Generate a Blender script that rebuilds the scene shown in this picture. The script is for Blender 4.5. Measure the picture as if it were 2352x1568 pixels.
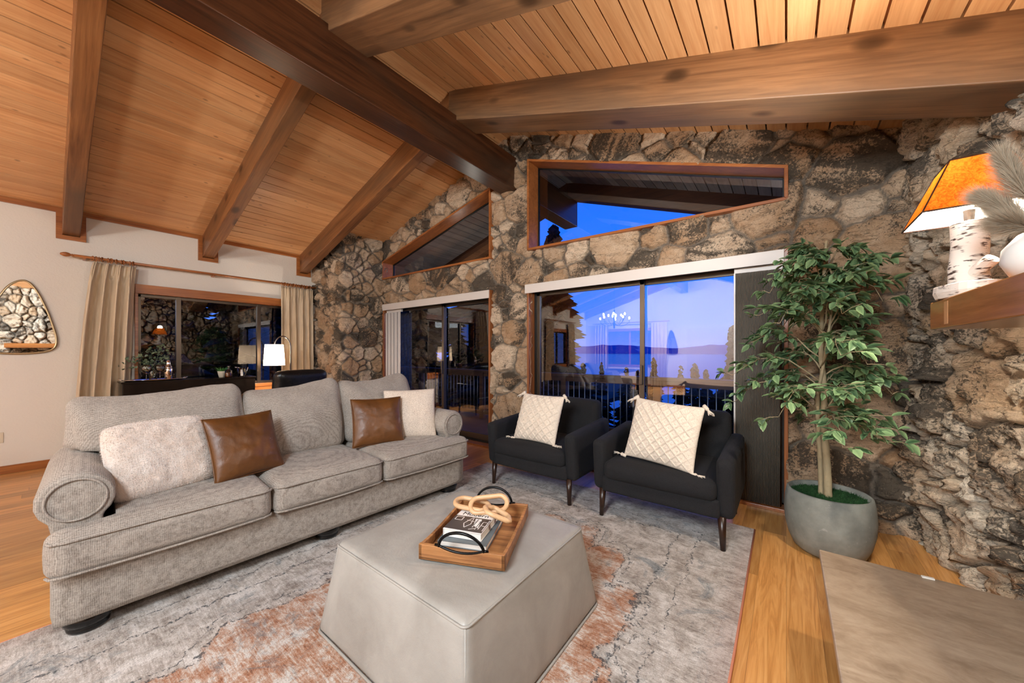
import bpy, bmesh, math, random
import numpy as np
from mathutils import Vector, Matrix

for _o in list(bpy.data.objects):
    bpy.data.objects.remove(_o)
scene = bpy.context.scene
COL = scene.collection
PI = math.pi

# ------------------------------------------------------------------ camera
cam_data = bpy.data.cameras.new("camera")
cam = bpy.data.objects.new("camera", cam_data)
COL.objects.link(cam)
cam.location = (0, 0, 1.29)
cam.rotation_euler = (PI / 2, 0, 0.6537)
cam_data.sensor_width = 36
cam_data.lens = 822 / 2352 * 36
cam_data.shift_y = (807 - 784) / 2352
cam_data.clip_start = 0.03
cam_data.clip_end = 20000
scene.camera = cam

# ------------------------------------------------------------------ exposure
scene.view_settings.view_transform = 'Standard'
scene.view_settings.look = 'None'
scene.view_settings.exposure = 0.04
scene.view_settings.gamma = 1
scene.view_settings.use_curve_mapping = False
scene.cycles.use_denoising = True
scene.cycles.use_adaptive_sampling = True
scene.cycles.adaptive_threshold = 0.04
scene.cycles.max_bounces = 6
scene.cycles.diffuse_bounces = 3
scene.cycles.glossy_bounces = 4
scene.cycles.transparent_max_bounces = 16
scene.cycles.sample_clamp_indirect = 6
scene.cycles.caustics_reflective = False
scene.cycles.caustics_refractive = False


def lin(c):
    """sRGB 0-255 -> linear rgba"""
    r = []
    for x in c[:3]:
        x = x / 255.0
        r.append(x / 12.92 if x <= 0.04045 else ((x + 0.055) / 1.055) ** 2.4)
    return (r[0], r[1], r[2], 1.0)


# ------------------------------------------------------------------ world: dusk sky
world = bpy.data.worlds.new("dusk_sky")
scene.world = world
world.use_nodes = True
wn = world.node_tree
wn.nodes.clear()
w_out = wn.nodes.new("ShaderNodeOutputWorld")
w_bg = wn.nodes.new("ShaderNodeBackground")
w_tc = wn.nodes.new("ShaderNodeTexCoord")
w_sep = wn.nodes.new("ShaderNodeSeparateXYZ")
w_ramp = wn.nodes.new("ShaderNodeValToRGB")
wn.links.new(w_tc.outputs["Generated"], w_sep.inputs[0])
wn.links.new(w_sep.outputs["Z"], w_ramp.inputs[0])
e = w_ramp.color_ramp.elements
e[0].position = 0.0
e[0].color = lin((104, 124, 222))
e[1].position = 0.6
e[1].color = lin((22, 88, 225))
e2 = w_ramp.color_ramp.elements.new(0.07); e2.color = lin((66, 118, 236))
e2 = w_ramp.color_ramp.elements.new(0.2); e2.color = lin((34, 112, 244))
wn.links.new(w_ramp.outputs[0], w_bg.inputs[0])
w_bg.inputs[1].default_value = 1.6
wn.links.new(w_bg.outputs[0], w_out.inputs[0])


def add_light(name, kind, loc, energy, color, size=0.1, target=None, **kw):
    ld = bpy.data.lights.new(name, kind)
    ld.energy = energy
    ld.color = color
    if kind == 'AREA':
        ld.shape = 'RECTANGLE'
        ld.size = size
        ld.size_y = kw.get('size_y', size)
    elif kind in ('POINT', 'SPOT'):
        ld.shadow_soft_size = size
    if kind == 'SPOT':
        ld.spot_size = kw.get('spot', 1.5)
        ld.spot_blend = 0.6
    o = bpy.data.objects.new(name, ld)
    COL.objects.link(o)
    o.location = loc
    if target is not None:
        d = Vector(target) - Vector(loc)
        o.rotation_euler = d.to_track_quat('-Z', 'Y').to_euler()
    return o


# added fill lights: behind the camera, at the rear wall and under the eaves
add_light("lounge_fill", 'AREA', (-0.45, -1.2, 2.5), 130, (0.82, 0.93, 1.0), 0.8, (-1.0, 2.4, 1.2), size_y=0.8)  # added area fill brightening the room, kept clear of the glass reflections
add_light("rear_wall_fill", 'AREA', (-2.9, -4.5, 3.3), 420, (1.0, 0.98, 0.95), 1.4, (-3.1, -6.1, 1.7), size_y=0.4)  # added panel brightening the rear wall so it shows in the glass
add_light("eaves_fill", 'POINT', (-4.3, 4.5, 2.2), 9, (1.0, 0.9, 0.78), .06)  # added unseen point lifting the soffit and deck, no fixture modelled
add_light("eaves_fill", 'POINT', (-.9, 4.5, 2.2), 2.5, (1.0, 0.9, 0.78), .06)  # weaker added point for the right end of the deck
add_light("dining_fill", 'AREA', (-0.3, -4.2, 2.9), 130, (0.82, 0.93, 1.0), 1.0, (-3.2, -1.0, 0.9), size_y=1.0)  # added fill panel out of view, stands for no particular lamp

# ------------------------------------------------------------------ mesh helpers
def link(o, parent=None):
    COL.objects.link(o)
    if parent is not None:
        o.parent = parent
    return o


def T(o, label=None, cat=None, group=None, kind=None):
    if label: o["label"] = label
    if cat: o["category"] = cat
    if group: o["group"] = group
    if kind: o["kind"] = kind
    return o


def empty(name, loc=(0, 0, 0), rz=0.0, parent=None):
    o = bpy.data.objects.new(name, None)
    o.empty_display_size = 0.1
    link(o, parent)
    o.location = loc
    o.rotation_euler = (0, 0, rz)
    return o


class MB:
    def __init__(self):
        self.v = []
        self.f = []

    def add(self, vs, fs):
        n = len(self.v)
        self.v.extend([tuple(p) for p in vs])
        self.f.extend([tuple(i + n for i in f) for f in fs])
        return self

    def box(self, x0, x1, y0, y1, z0, z1):
        vs = [(x, y, z) for z in (z0, z1) for y in (y0, y1) for x in (x0, x1)]
        return self.add(vs, [(0, 2, 3, 1), (4, 5, 7, 6), (0, 1, 5, 4), (2, 6, 7, 3), (0, 4, 6, 2), (1, 3, 7, 5)])

    def beam(self, p0, p1, w, h, up=(0, 0, 1)):
        p0 = Vector(p0); p1 = Vector(p1)
        d = (p1 - p0).normalized()
        s = d.cross(Vector(up)).normalized()
        u = s.cross(d).normalized()
        vs = []
        for p in (p0, p1):
            for a, b in ((-1, -1), (1, -1), (1, 1), (-1, 1)):
                vs.append(p + s * (a * w / 2) + u * (b * h / 2))
        return self.add(vs, [(3, 2, 1, 0), (4, 5, 6, 7), (0, 1, 5, 4), (1, 2, 6, 5), (2, 3, 7, 6), (3, 0, 4, 7)])

    def tube(self, pts, r, n=10, closed=False, cap=True):
        pts = [Vector(p) for p in pts]
        m = len(pts)
        rr = r if hasattr(r, '__len__') else [r] * m
        vs = []
        prev = None
        for i, p in enumerate(pts):
            if closed:
                d = pts[(i + 1) % m] - pts[i - 1]
            else:
                d = pts[min(i + 1, m - 1)] - pts[max(i - 1, 0)]
            d = d.normalized() if d.length > 1e-9 else Vector((0, 0, 1))
            if prev is None:
                a = Vector((0, 0, 1)) if abs(d.z) < 0.9 else Vector((1, 0, 0))
                s = d.cross(a).normalized()
            else:
                s = (prev - d * prev.dot(d))
                s = s.normalized() if s.length > 1e-6 else d.orthogonal().normalized()
            prev = s
            t = d.cross(s)
            for k in range(n):
                a = 2 * PI * k / n
                vs.append(p + (s * math.cos(a) + t * math.sin(a)) * rr[i])
        fs = []
        for i in range(m if closed else m - 1):
            j = (i + 1) % m
            for k in range(n):
                k2 = (k + 1) % n
                fs.append((i * n + k, i * n + k2, j * n + k2, j * n + k))
        if not closed and cap:
            fs.append(tuple(range(n))[::-1])
            fs.append(tuple((m - 1) * n + k for k in range(n)))
        return self.add(vs, fs)

    def lathe(self, prof, c=(0, 0, 0), n=32, sx=1, sy=1):
        vs = []
        for r, z in prof:
            for k in range(n):
                a = 2 * PI * k / n
                vs.append((c[0] + r * sx * math.cos(a), c[1] + r * sy * math.sin(a), c[2] + z))
        fs = []
        for i in range(len(prof) - 1):
            for k in range(n):
                k2 = (k + 1) % n
                fs.append((i * n + k, i * n + k2, (i + 1) * n + k2, (i + 1) * n + k))
        if prof[0][0] > 1e-5:
            fs.append(tuple(range(n))[::-1])
        if prof[-1][0] > 1e-5:
            fs.append(tuple((len(prof) - 1) * n + k for k in range(n)))
        return self.add(vs, fs)

    def sphere(self, c, r, n=16, sz=1.0):
        prof = [(r * math.sin(PI * i / n) if 0 < i < n else 0.0001, -r * sz * math.cos(PI * i / n)) for i in range(n + 1)]
        return self.lathe(prof, c, n * 2)

    def prism(self, poly, y0, y1):
        """poly in xz, extruded along y"""
        n = len(poly)
        vs = [(x, y0, z) for x, z in poly] + [(x, y1, z) for x, z in poly]
        fs = [tuple(range(n)), tuple(range(2 * n - 1, n - 1, -1))]
        for i in range(n):
            j = (i + 1) % n
            fs.append((i, i + n, j + n, j))
        return self.add(vs, fs)

    def xform(self, mat):
        self.v = [tuple(mat @ Vector(p)) for p in self.v]
        return self

    def build(self, name, mat, parent=None, smooth=False, bevel=0, seg=2, sub=0, auto=None):
        me = bpy.data.meshes.new(name)
        me.from_pydata(self.v, [], self.f)
        me.update()
        if mat is not None:
            me.materials.append(mat)
        o = bpy.data.objects.new(name, me)
        link(o, parent)
        if smooth:
            me.polygons.foreach_set("use_smooth", [True] * len(me.polygons))
        if bevel:
            bm = bmesh.new(); bm.from_mesh(me)
            bmesh.ops.recalc_face_normals(bm, faces=bm.faces)
            bm.to_mesh(me); bm.free()
            b = o.modifiers.new("bevel", 'BEVEL')
            b.width = bevel; b.segments = seg; b.limit_method = 'ANGLE'
            b.harden_normals = False
        if sub:
            s = o.modifiers.new("sub", 'SUBSURF')
            s.levels = sub; s.render_levels = sub
        return o


def np_mesh(name, V, F, mat, parent=None, smooth=True, attrs=None):
    """V (n,3) float, F (m,4) int -> object"""
    me = bpy.data.meshes.new(name)
    V = np.asarray(V, dtype=np.float32); F = np.asarray(F, dtype=np.int32)
    k = F.shape[1]
    me.vertices.add(len(V)); me.vertices.foreach_set("co", V.ravel())
    me.loops.add(F.size); me.loops.foreach_set("vertex_index", F.ravel())
    me.polygons.add(len(F))
    me.polygons.foreach_set("loop_start", np.arange(0, F.size, k, dtype=np.int32))
    me.polygons.foreach_set("loop_total", np.full(len(F), k, dtype=np.int32))
    me.update(calc_edges=True)
    me.validate()
    if smooth:
        me.polygons.foreach_set("use_smooth", np.ones(len(me.polygons), dtype=bool))
    for an, A in (attrs or {}).items():
        at = me.color_attributes.new(an, 'FLOAT_COLOR', 'POINT')
        at.data.foreach_set("color", np.asarray(A, dtype=np.float32).ravel())
    if mat is not None:
        me.materials.append(mat)
    o = bpy.data.objects.new(name, me)
    return link(o, parent)


def grid_faces(nu, nv):
    i = np.arange(nu - 1)[:, None] * nv + np.arange(nv - 1)[None, :]
    i = i.ravel()
    return np.stack([i, i + nv, i + nv + 1, i + 1], 1)


_tabs = {}
def noise2(x, y, seed=0):
    if seed not in _tabs:
        _tabs[seed] = np.random.RandomState(seed).rand(256, 256)
    t = _tabs[seed]
    xi = np.floor(x).astype(int); yi = np.floor(y).astype(int)
    fx = x - xi; fy = y - yi
    fx = fx * fx * (3 - 2 * fx); fy = fy * fy * (3 - 2 * fy)
    a = t[xi & 255, yi & 255]; b = t[(xi + 1) & 255, yi & 255]
    c = t[xi & 255, (yi + 1) & 255]; d = t[(xi + 1) & 255, (yi + 1) & 255]
    return (a * (1 - fx) + b * fx) * (1 - fy) + (c * (1 - fx) + d * fx) * fy


def fbm(x, y, seed=0, octv=4, gain=0.5):
    s = 0; a = 1; tot = 0
    for k in range(octv):
        s = s + a * noise2(x * 2 ** k + 17.3 * k, y * 2 ** k + 9.1 * k, seed + k)
        tot += a; a *= gain
    return s / tot


def soft_box(dim, r, n=10, bulge=(0, 0, 0), wr=0.0, seed=0, center=(0, 0, 0), wf=5.0):
    """rounded upholstered box: V,F ; bulge per axis (x faces, y faces, z faces)"""
    dx, dy, dz = dim
    V = []; F = []
    ns = [max(4, int(n * d / max(dim))) + 2 for d in dim]
    half = np.array(dim) / 2.0
    for ax in range(3):
        a1, a2 = [(1, 2), (2, 0), (0, 1)][ax]
        for sg in (-1, 1):
            t = np.linspace(-1, 1, ns[a1] + 1)
            s = np.linspace(-1, 1, ns[a2] + 1)
            A, B = np.meshgrid(t, s, indexing='ij')
            P = np.zeros(A.shape + (3,))
            P[..., a1] = A * half[a1]; P[..., a2] = B * half[a2]; P[..., ax] = sg * half[ax]
            base = sum(len(q) for q in V)
            V.append(P.reshape(-1, 3))
            f = grid_faces(ns[a1] + 1, ns[a2] + 1) + base
            if sg < 0: f = f[:, ::-1]
            F.append(f)
    P = np.concatenate(V); F = np.concatenate(F)
    Q = P / half
    rr = min(r, 0.98 * half.min())
    inner = np.clip(P, -(half - rr), half - rr)
    d = P - inner
    L = np.linalg.norm(d, axis=1, keepdims=True)
    nrm = d / np.maximum(L, 1e-9)
    out = inner + nrm * rr
    b = np.array(bulge)
    for ax in range(3):
        a1, a2 = [(1, 2), (2, 0), (0, 1)][ax]
        w = (1 - Q[:, a1] ** 2) * (1 - Q[:, a2] ** 2)
        out[:, ax] += np.sign(Q[:, ax]) * (np.abs(Q[:, ax]) ** 3) * b[ax] * w
    if wr > 0:
        w = fbm(P[:, 0] * wf + P[:, 2] * wf * .7 + 31, P[:, 1] * wf + P[:, 2] * wf * .6 + 11, seed, 3) - .5
        out += nrm * (w * 2 * wr)[:, None]
    out = out + np.array(center)
    # weld
    key = np.round(out * 20000).astype(np.int64)
    _, idx, inv = np.unique(key, axis=0, return_index=True, return_inverse=True)
    inv = inv.ravel()
    return out[idx], inv[F]


def soft(name, mat, parent, dim, r, center, **kw):
    n = kw.pop('n', 14)
    V, F = soft_box(dim, r, n=n, center=center, **kw)
    return np_mesh(name, V, F, mat, parent)


# ------------------------------------------------------------------ material helpers
MATS = {}
class NT:
    def __init__(self, name):
        m = bpy.data.materials.new(name)
        m.use_nodes = True
        self.m = m
        self.t = m.node_tree
        self.t.nodes.clear()
        self.out = self.t.nodes.new("ShaderNodeOutputMaterial")

    def n(self, typ, **kw):
        nd = self.t.nodes.new(typ)
        for k, v in kw.items():
            if k in nd.inputs.keys():
                self.set(nd.inputs[k], v)
            else:
                setattr(nd, k, v)
        return nd

    def set(self, inp, v):
        if hasattr(v, 'is_output') or isinstance(v, bpy.types.NodeSocket):
            self.t.links.new(v, inp)
        else:
            inp.default_value = v

    def l(self, a, b):
        self.t.links.new(a, b)

    def math(self, op, a, b=None, c=None, clamp=False):
        nd = self.t.nodes.new("ShaderNodeMath"); nd.operation = op; nd.use_clamp = clamp
        self.set(nd.inputs[0], a)
        if b is not None: self.set(nd.inputs[1], b)
        if c is not None: self.set(nd.inputs[2], c)
        return nd.outputs[0]

    def mix(self, f, a, b, mode='MIX'):
        nd = self.t.nodes.new("ShaderNodeMix"); nd.data_type = 'RGBA'; nd.blend_type = mode
        self.set(nd.inputs[0], f); self.set(nd.inputs[6], a); self.set(nd.inputs[7], b)
        return nd.outputs[2]

    def ramp(self, f, stops, interp='LINEAR'):
        nd = self.t.nodes.new("ShaderNodeValToRGB")
        cr = nd.color_ramp; cr.interpolation = interp
        while len(cr.elements) < len(stops): cr.elements.new(0.5)
        for el, (p, c) in zip(cr.elements, stops):
            el.position = p
            el.color = c if hasattr(c, '__len__') else (c, c, c, 1)
        self.set(nd.inputs[0], f)
        return nd.outputs[0]

    pre = 0.0

    def coord(self, scale=(1, 1, 1), rot=(0, 0, 0), loc=(0, 0, 0), kind="Object"):
        tc = self.t.nodes.new("ShaderNodeTexCoord")
        src = tc.outputs[kind]
        if self.pre:            # turn the grain to lie along a sloping beam
            m0 = self.t.nodes.new("ShaderNodeMapping")
            m0.inputs["Rotation"].default_value = (0, self.pre, 0)
            self.l(src, m0.inputs[0]); src = m0.outputs[0]
        mp = self.t.nodes.new("ShaderNodeMapping")
        mp.inputs["Scale"].default_value = scale
        mp.inputs["Rotation"].default_value = rot
        mp.inputs["Location"].default_value = loc
        self.l(src, mp.inputs[0])
        return mp.outputs[0]

    def noise(self, vec, scale=1.0, detail=4, rough=0.5, dist=0.0):
        nd = self.t.nodes.new("ShaderNodeTexNoise")
        self.l(vec, nd.inputs["Vector"])
        nd.inputs["Scale"].default_value = scale; nd.inputs["Detail"].default_value = detail
        nd.inputs["Roughness"].default_value = rough; nd.inputs["Distortion"].default_value = dist
        return nd.outputs["Fac"]

    def vor(self, vec, scale=1.0, feature='F1', out="Distance"):
        nd = self.t.nodes.new("ShaderNodeTexVoronoi"); nd.feature = feature
        self.l(vec, nd.inputs["Vector"]); nd.inputs["Scale"].default_value = scale
        return nd.outputs[out]

    def bump(self, h, strength=0.3, dist=0.01, prev=None):
        nd = self.t.nodes.new("ShaderNodeBump")
        nd.inputs["Strength"].default_value = strength; nd.inputs["Distance"].default_value = dist
        self.l(h, nd.inputs["Height"])
        if prev is not None: self.l(prev, nd.inputs["Normal"])
        return nd.outputs[0]

    def pbr(self, color, rough=0.6, normal=None, metal=0.0, **kw):
        b = self.t.nodes.new("ShaderNodeBsdfPrincipled")
        self.set(b.inputs["Base Color"], color)
        self.set(b.inputs["Roughness"], rough)
        b.inputs["Metallic"].default_value = metal
        for k, v in kw.items():
            self.set(b.inputs[k.replace('_', ' ')], v)
        if normal is not None: self.l(normal, b.inputs["Normal"])
        self.l(b.outputs[0], self.out.inputs[0])
        return self.m


def plain(name, c, rough=0.5, metal=0.0, bump=None, var=0.0, **kw):
    t = NT(name)
    col = lin(c)
    if var:
        nz = t.noise(t.coord(), 9, 4)
        col = t.mix(nz, tuple(x * (1 - var) for x in col[:3]) + (1,), tuple(min(1, x * (1 + var)) for x in col[:3]) + (1,))
    nrm = None
    if bump:
        nrm = t.bump(t.noise(t.coord(), bump[0], 3), bump[1], bump[2])
    return t.pbr(col, rough, nrm, metal, **kw)


def wood(name, light, dark, axis='X', board=None, rough=0.45, knots=0.5, grain=1.0, contrast=1.0, patch=None, var=0.35, kscale=1.0, kr=0.35, pre=0.0, kt=1.0):
    """axis = grain direction; board=(axis index, width) tone varies board to board"""
    t = NT(name); t.pre = pre
    ai = 'XYZ'.index(axis)
    sc = [14.0 * grain] * 3; sc[ai] = 0.9 * grain
    vec = t.coord(tuple(sc))
    g1 = t.noise(vec, 1.0, 6, 0.6, 1.2)
    sc2 = [90.0 * grain] * 3; sc2[ai] = 3.0
    g2 = t.noise(t.coord(tuple(sc2)), 1.0, 3, 0.6, 0.4)
    f = t.math('ADD', t.math('MULTIPLY', g1, 0.7), t.math('MULTIPLY', g2, 0.35))
    lo = 0.38 - 0.02 * contrast; hi = 0.72
    col = t.ramp(f, [(lo, lin(dark)), (hi, lin(light))])
    if board:
        sep = t.n("ShaderNodeSeparateXYZ"); t.l(t.coord(), sep.inputs[0])
        idx = t.math('FLOOR', t.math('DIVIDE', sep.outputs[board[0]], board[1]))
        wnz = t.n("ShaderNodeTexWhiteNoise", noise_dimensions='1D'); t.l(idx, wnz.inputs["W"])
        tone = t.math('ADD', t.math('MULTIPLY', wnz.outputs["Value"], var), 1.0 - var * 0.55)
        cc = t.n("ShaderNodeCombineColor"); [t.l(tone, cc.inputs[i]) for i in range(3)]
        col = t.mix(1.0, col, cc.outputs[0], 'MULTIPLY')
    if patch:
        pz = t.noise(t.coord(tuple(3.0 if i != ai else 0.8 for i in range(3))), 1.0, 3)
        col = t.mix(t.ramp(pz, [(0.45, 0.0), (0.72, 0.75)]), col, lin(patch))
    if knots:
        ks = [5.5 * kscale] * 3; ks[ai] = 5.5 * kr * kscale
        kn = t.vor(t.coord(tuple(ks)), 1.0)
        col = t.mix(t.ramp(kn, [(0.04 * kt, knots), (0.07 * kt, knots * .8), (0.12 * kt, 0.0)]), col, tuple(x * .35 for x in lin(dark)[:3]) + (1,))
    nrm = t.bump(g2, 0.15, 0.003)
    return t.pbr(col, rough, nrm)


# ------------------------------------------------------------------ materials
def build_materials():
    M = MATS
    M['ceil'] = wood("ceiling_pine", (228, 178, 126), (196, 138, 88), 'Y', (0, 0.13), 0.42, 0.7, 1.0, var=0.28, kscale=1.7, kr=0.5)
    M['ceil_out'] = wood("soffit_grey_boards", (206, 202, 194), (160, 155, 146), 'Y', (0, 0.13), 0.6, 0.2)
    M['raft'] = wood("rafter_fir", (158, 106, 64), (100, 60, 32), 'X', None, 0.38, 0.85, 0.8, patch=(84, 66, 50), pre=math.atan(.307), kscale=.9, kr=.5, kt=1.9)
    M['raft2'] = wood("rafter_fir_weathered", (160, 118, 80), (104, 72, 46), 'X', None, 0.42, 0.9, 0.8, patch=(88, 74, 60), pre=-math.atan(.345), kscale=.8, kr=.5, kt=1.9)
    M['ridge'] = wood("ridge_beam_dark", (90, 50, 26), (38, 18, 9), 'Y', None, 0.3, 0.3, 0.8, patch=(60, 42, 30))
    M['trim'] = wood("cedar_trim", (180, 110, 58), (126, 70, 34), 'X', None, 0.3, 0.0, 1.0)
    M['trimZ'] = wood("cedar_trim_upright", (170, 102, 54), (116, 64, 32), 'Z', None, 0.3, 0.0, 1.0)
    M['trimY'] = wood("cedar_trim_side", (184, 114, 58), (126, 70, 34), 'Y', None, 0.3, 0.0, 1.0)
    M['mantel'] = wood("mantel_oak", (186, 122, 68), (134, 80, 40), 'Y', None, 0.16, 0.0, 0.7)
    M['walnut'] = wood("dark_walnut", (60, 36, 24), (26, 14, 10), 'Z', None, 0.3, 0.0)
    M['tray'] = wood("acacia_tray", (196, 138, 84), (112, 66, 34), 'X', (1, 0.045), 0.45, 0.35, 1.4, var=0.45)
    M['beech'] = wood("beech_links", (222, 184, 142), (192, 148, 106), 'X', None, 0.4, 0.0)
    M['black'] = plain("black_lacquer", (14, 13, 13), 0.18)
    M['credenza'] = wood("espresso_veneer", (38, 30, 24), (16, 12, 10), 'Z', None, 0.12, 0.0)
    M['blackmetal'] = plain("black_iron", (18, 18, 18), 0.3, 0.7)
    M['chrome'] = plain("polished_silver", (225, 222, 218), 0.08, 1.0)
    M['nickel'] = plain("brushed_nickel", (150, 146, 140), 0.25, 1.0)
    M['bronze'] = plain("bronze_aluminium", (92, 80, 68), 0.35, 0.8)
    M['darkframe'] = plain("dark_door_frame", (22, 20, 18), 0.4, 0.3)
    M['white'] = plain("white_valance_vinyl", (216, 206, 198), 0.4)
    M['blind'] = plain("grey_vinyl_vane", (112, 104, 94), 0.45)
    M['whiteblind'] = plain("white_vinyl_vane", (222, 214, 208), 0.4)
    M['concrete'] = concrete()
    M['plaster'] = plaster()
    M['floor'] = floor_mat()
    M['rug'] = rug_mat()
    M['rugback'] = plain("rug_binding", (206, 132, 104), 0.9)
    M['sofa'] = ribbed("sofa_tweed", (182, 171, 160), (106, 96, 87))
    M['chairfab'] = tweed("armchair_weave", (24, 23, 27), (8, 8, 10), 260, 0.25)
    M['fur'] = fur_mat()
    M['cream'] = tweed("cream_boucle", (232, 216, 200), (196, 178, 162), 190, 0.4)
    M['quilt'] = tweed("ivory_cotton", (234, 220, 204), (206, 190, 172), 260, 0.3)
    M['leather'] = leather("cognac_leather", (112, 68, 28), (76, 43, 15), 0.4)
    M['ottoman'] = leather("grey_leather", (166, 161, 154), (142, 137, 130), 0.42)
    M['blackleather'] = leather("black_leather", (26, 25, 26), (12, 12, 13), 0.28)
    M['stone'] = stone_mat("fieldstone", (230, 206, 178), (182, 146, 110), (62, 56, 47), (126, 114, 101))
    M['stone2'] = stone_mat("fireplace_stone", (250, 236, 214), (214, 182, 146), (84, 76, 66), (112, 100, 88), 1.0)
    M['hearth'] = hearth_mat()
    M['curtain'] = curtain_mat()
    M['glass'] = glass_mat()
    M['birchd'] = None
    M['bark'] = plain("ficus_bark", (150, 134, 104), 0.8, bump=(40, 0.6, 0.01), var=0.3)
    M['leaf'] = leaf_mat("ficus_leaf", (18, 62, 40), (160, 192, 136))
    M['leaf2'] = leaf_mat("eucalyptus_leaf", (84, 104, 78), (130, 146, 116))
    M['moss'] = plain("green_moss", (34, 78, 34), 0.95, var=0.5, bump=(120, 1.0, 0.02))
    M['birch'] = birch_mat()
    M['shade'] = shade_mat("amber_paper_shade", (252, 152, 48), (206, 90, 20), 0.78)
    M['shadein'] = plain("white_shade_lining", (245, 242, 240), 0.6)
    M['linen'] = shade_mat("linen_shade", (240, 228, 210), (230, 214, 192), 0.7)
    M['pampas'] = plain("pampas_plume", (176, 160, 138), 0.9)
    M['ceramic'] = plain("white_ceramic", (228, 224, 218), 0.35)
    M['mirror'] = plain("mirror_glass", (240, 240, 240), 0.01, 1.0)
    M['mirrorframe'] = plain("champagne_metal", (176, 156, 120), 0.3, 0.9)
    M['paper'] = plain("page_edges", (226, 220, 210), 0.8)
    M['bookgrey'] = plain("slate_cover", (96, 104, 108), 0.5)
    M['bookcover'] = plain("book_cover_white", (226, 220, 216), 0.35)
    M['photo'] = plain("book_photo_dark", (70, 60, 56), 0.35, var=0.3)
    M['ink'] = plain("black_ink", (20, 20, 20), 0.5)
    M['deck'] = wood("deck_boards", (92, 84, 76), (52, 46, 42), 'X', (1, 0.14), 0.35, 0.0)
    M['rail'] = wood("rail_redwood", (96, 60, 42), (52, 32, 24), 'X', None, 0.6, 0.0)
    M['balu'] = plain("grey_baluster", (150, 150, 146), 0.4, 0.5)
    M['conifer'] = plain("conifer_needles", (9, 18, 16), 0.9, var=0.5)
    M['lake'] = plain("lake_water", (34, 54, 120), 0.25)
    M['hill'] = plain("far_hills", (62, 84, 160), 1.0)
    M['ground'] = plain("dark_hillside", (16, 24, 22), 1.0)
    M['brownglass'] = plain("amber_spirit", (120, 58, 20), 0.1)
    M['terracotta'] = plain("cream_pot", (206, 196, 176), 0.5)
    M['clear'] = clear_glass()
    M['bulb'] = emis("lamp_bulb", (1.0, 0.82, 0.6), 40)
    M['bulb2'] = emis("candle_bulb", (1.0, 0.86, 0.66), 60)
    M['screen'] = plain("outlet_plastic", (214, 200, 176), 0.5)


def emis(name, c, s):
    t = NT(name)
    em = t.n("ShaderNodeEmission"); em.inputs[0].default_value = c + (1,); em.inputs[1].default_value = s
    t.l(em.outputs[0], t.out.inputs[0])
    return t.m


def concrete():
    t = NT("grey_concrete")
    a = t.noise(t.coord(), 7, 6, 0.6)
    b = t.noise(t.coord((1, 1, 1), loc=(4, 2, 1)), 30, 4)
    col = t.ramp(a, [(0.3, lin((104, 106, 100))), (0.7, lin((140, 142, 134)))])
    col = t.mix(t.ramp(b, [(0.66, 0.0), (0.75, 0.5)]), col, lin((170, 168, 160)))
    return t.pbr(col, 0.75, t.bump(b, 0.15, 0.01))


def plaster():
    t = NT("textured_plaster")
    v = t.coord()
    a = t.noise(v, 55, 3, 0.6); b = t.noise(v, 14, 3)
    h = t.math('ADD', a, t.math('MULTIPLY', b, 0.8))
    return t.pbr(lin((226, 218, 206)), 0.75, t.bump(h, 0.35, 0.008))


def tweed(name, light, dark, scale, bs):
    t = NT(name)
    v = t.coord((1, 1, 0.8))
    vo = t.vor(v, scale)
    n1 = t.noise(v, scale * 1.5, 3, 0.7)
    n2 = t.noise(v, 6, 3)
    f = t.math('ADD', t.math('MULTIPLY', vo, -0.75), t.math('ADD', t.math('MULTIPLY', n1, 0.95), t.math('MULTIPLY', n2, 0.22)))
    col = t.ramp(f, [(0.02, lin(dark)), (0.42, lin(light))])
    h = t.math('SUBTRACT', 1.0, vo)
    return t.pbr(col, 0.92, t.bump(h, bs, 0.004), Sheen_Weight=0.0 if 'armchair' in name else 0.1)


def ribbed(name, light, dark):
    """chunky basket weave of slubby yarn"""
    t = NT(name)
    v = t.coord()
    wz = t.noise(v, 30, 2)
    sep = t.n("ShaderNodeSeparateXYZ"); t.l(v, sep.inputs[0])
    hs = []
    for i, per in ((0, .0065), (1, .0065), (2, .0055)):
        a = t.math('ADD', t.math('MULTIPLY', sep.outputs[i], PI / per), t.math('MULTIPLY', wz, 4.0))
        hs.append(t.math('ABSOLUTE', t.math('SINE', a)))
    h = t.math('MULTIPLY', t.math('ADD', t.math('ADD', hs[0], hs[1]), hs[2]), 0.333)
    n1 = t.noise(t.coord((1, 1, .25)), 260, 3, 0.8)
    n3 = t.noise(t.coord((.25, .25, 1)), 240, 3, 0.8)
    n2 = t.noise(v, 8, 4, 0.6)
    f = t.math('ADD', t.math('MULTIPLY', h, 0.38), t.math('ADD', t.math('MULTIPLY', t.math('ADD', n1, n3), 0.5), t.math('MULTIPLY', n2, 0.15)))
    col = t.ramp(f, [(0.60, lin(dark)), (0.98, lin(light))])
    return t.pbr(col, 0.92, t.bump(f, 0.5, 0.004), Sheen_Weight=0.1)


def fur_mat():
    t = NT("blush_faux_fur")
    v = t.coord()
    n1 = t.noise(v, 5, 5, 0.6, 1.0); n2 = t.noise(t.coord((1, 1, .6)), 160, 4, 0.7)
    col = t.ramp(n1, [(0.3, lin((222, 200, 184))), (0.6, lin((236, 222, 212)))])
    col = t.mix(t.math('MULTIPLY', n2, 0.25), col, lin((190, 165, 145)))
    return t.pbr(col, 0.95, t.bump(n2, 0.6, 0.01), Sheen_Weight=0.5)


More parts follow.
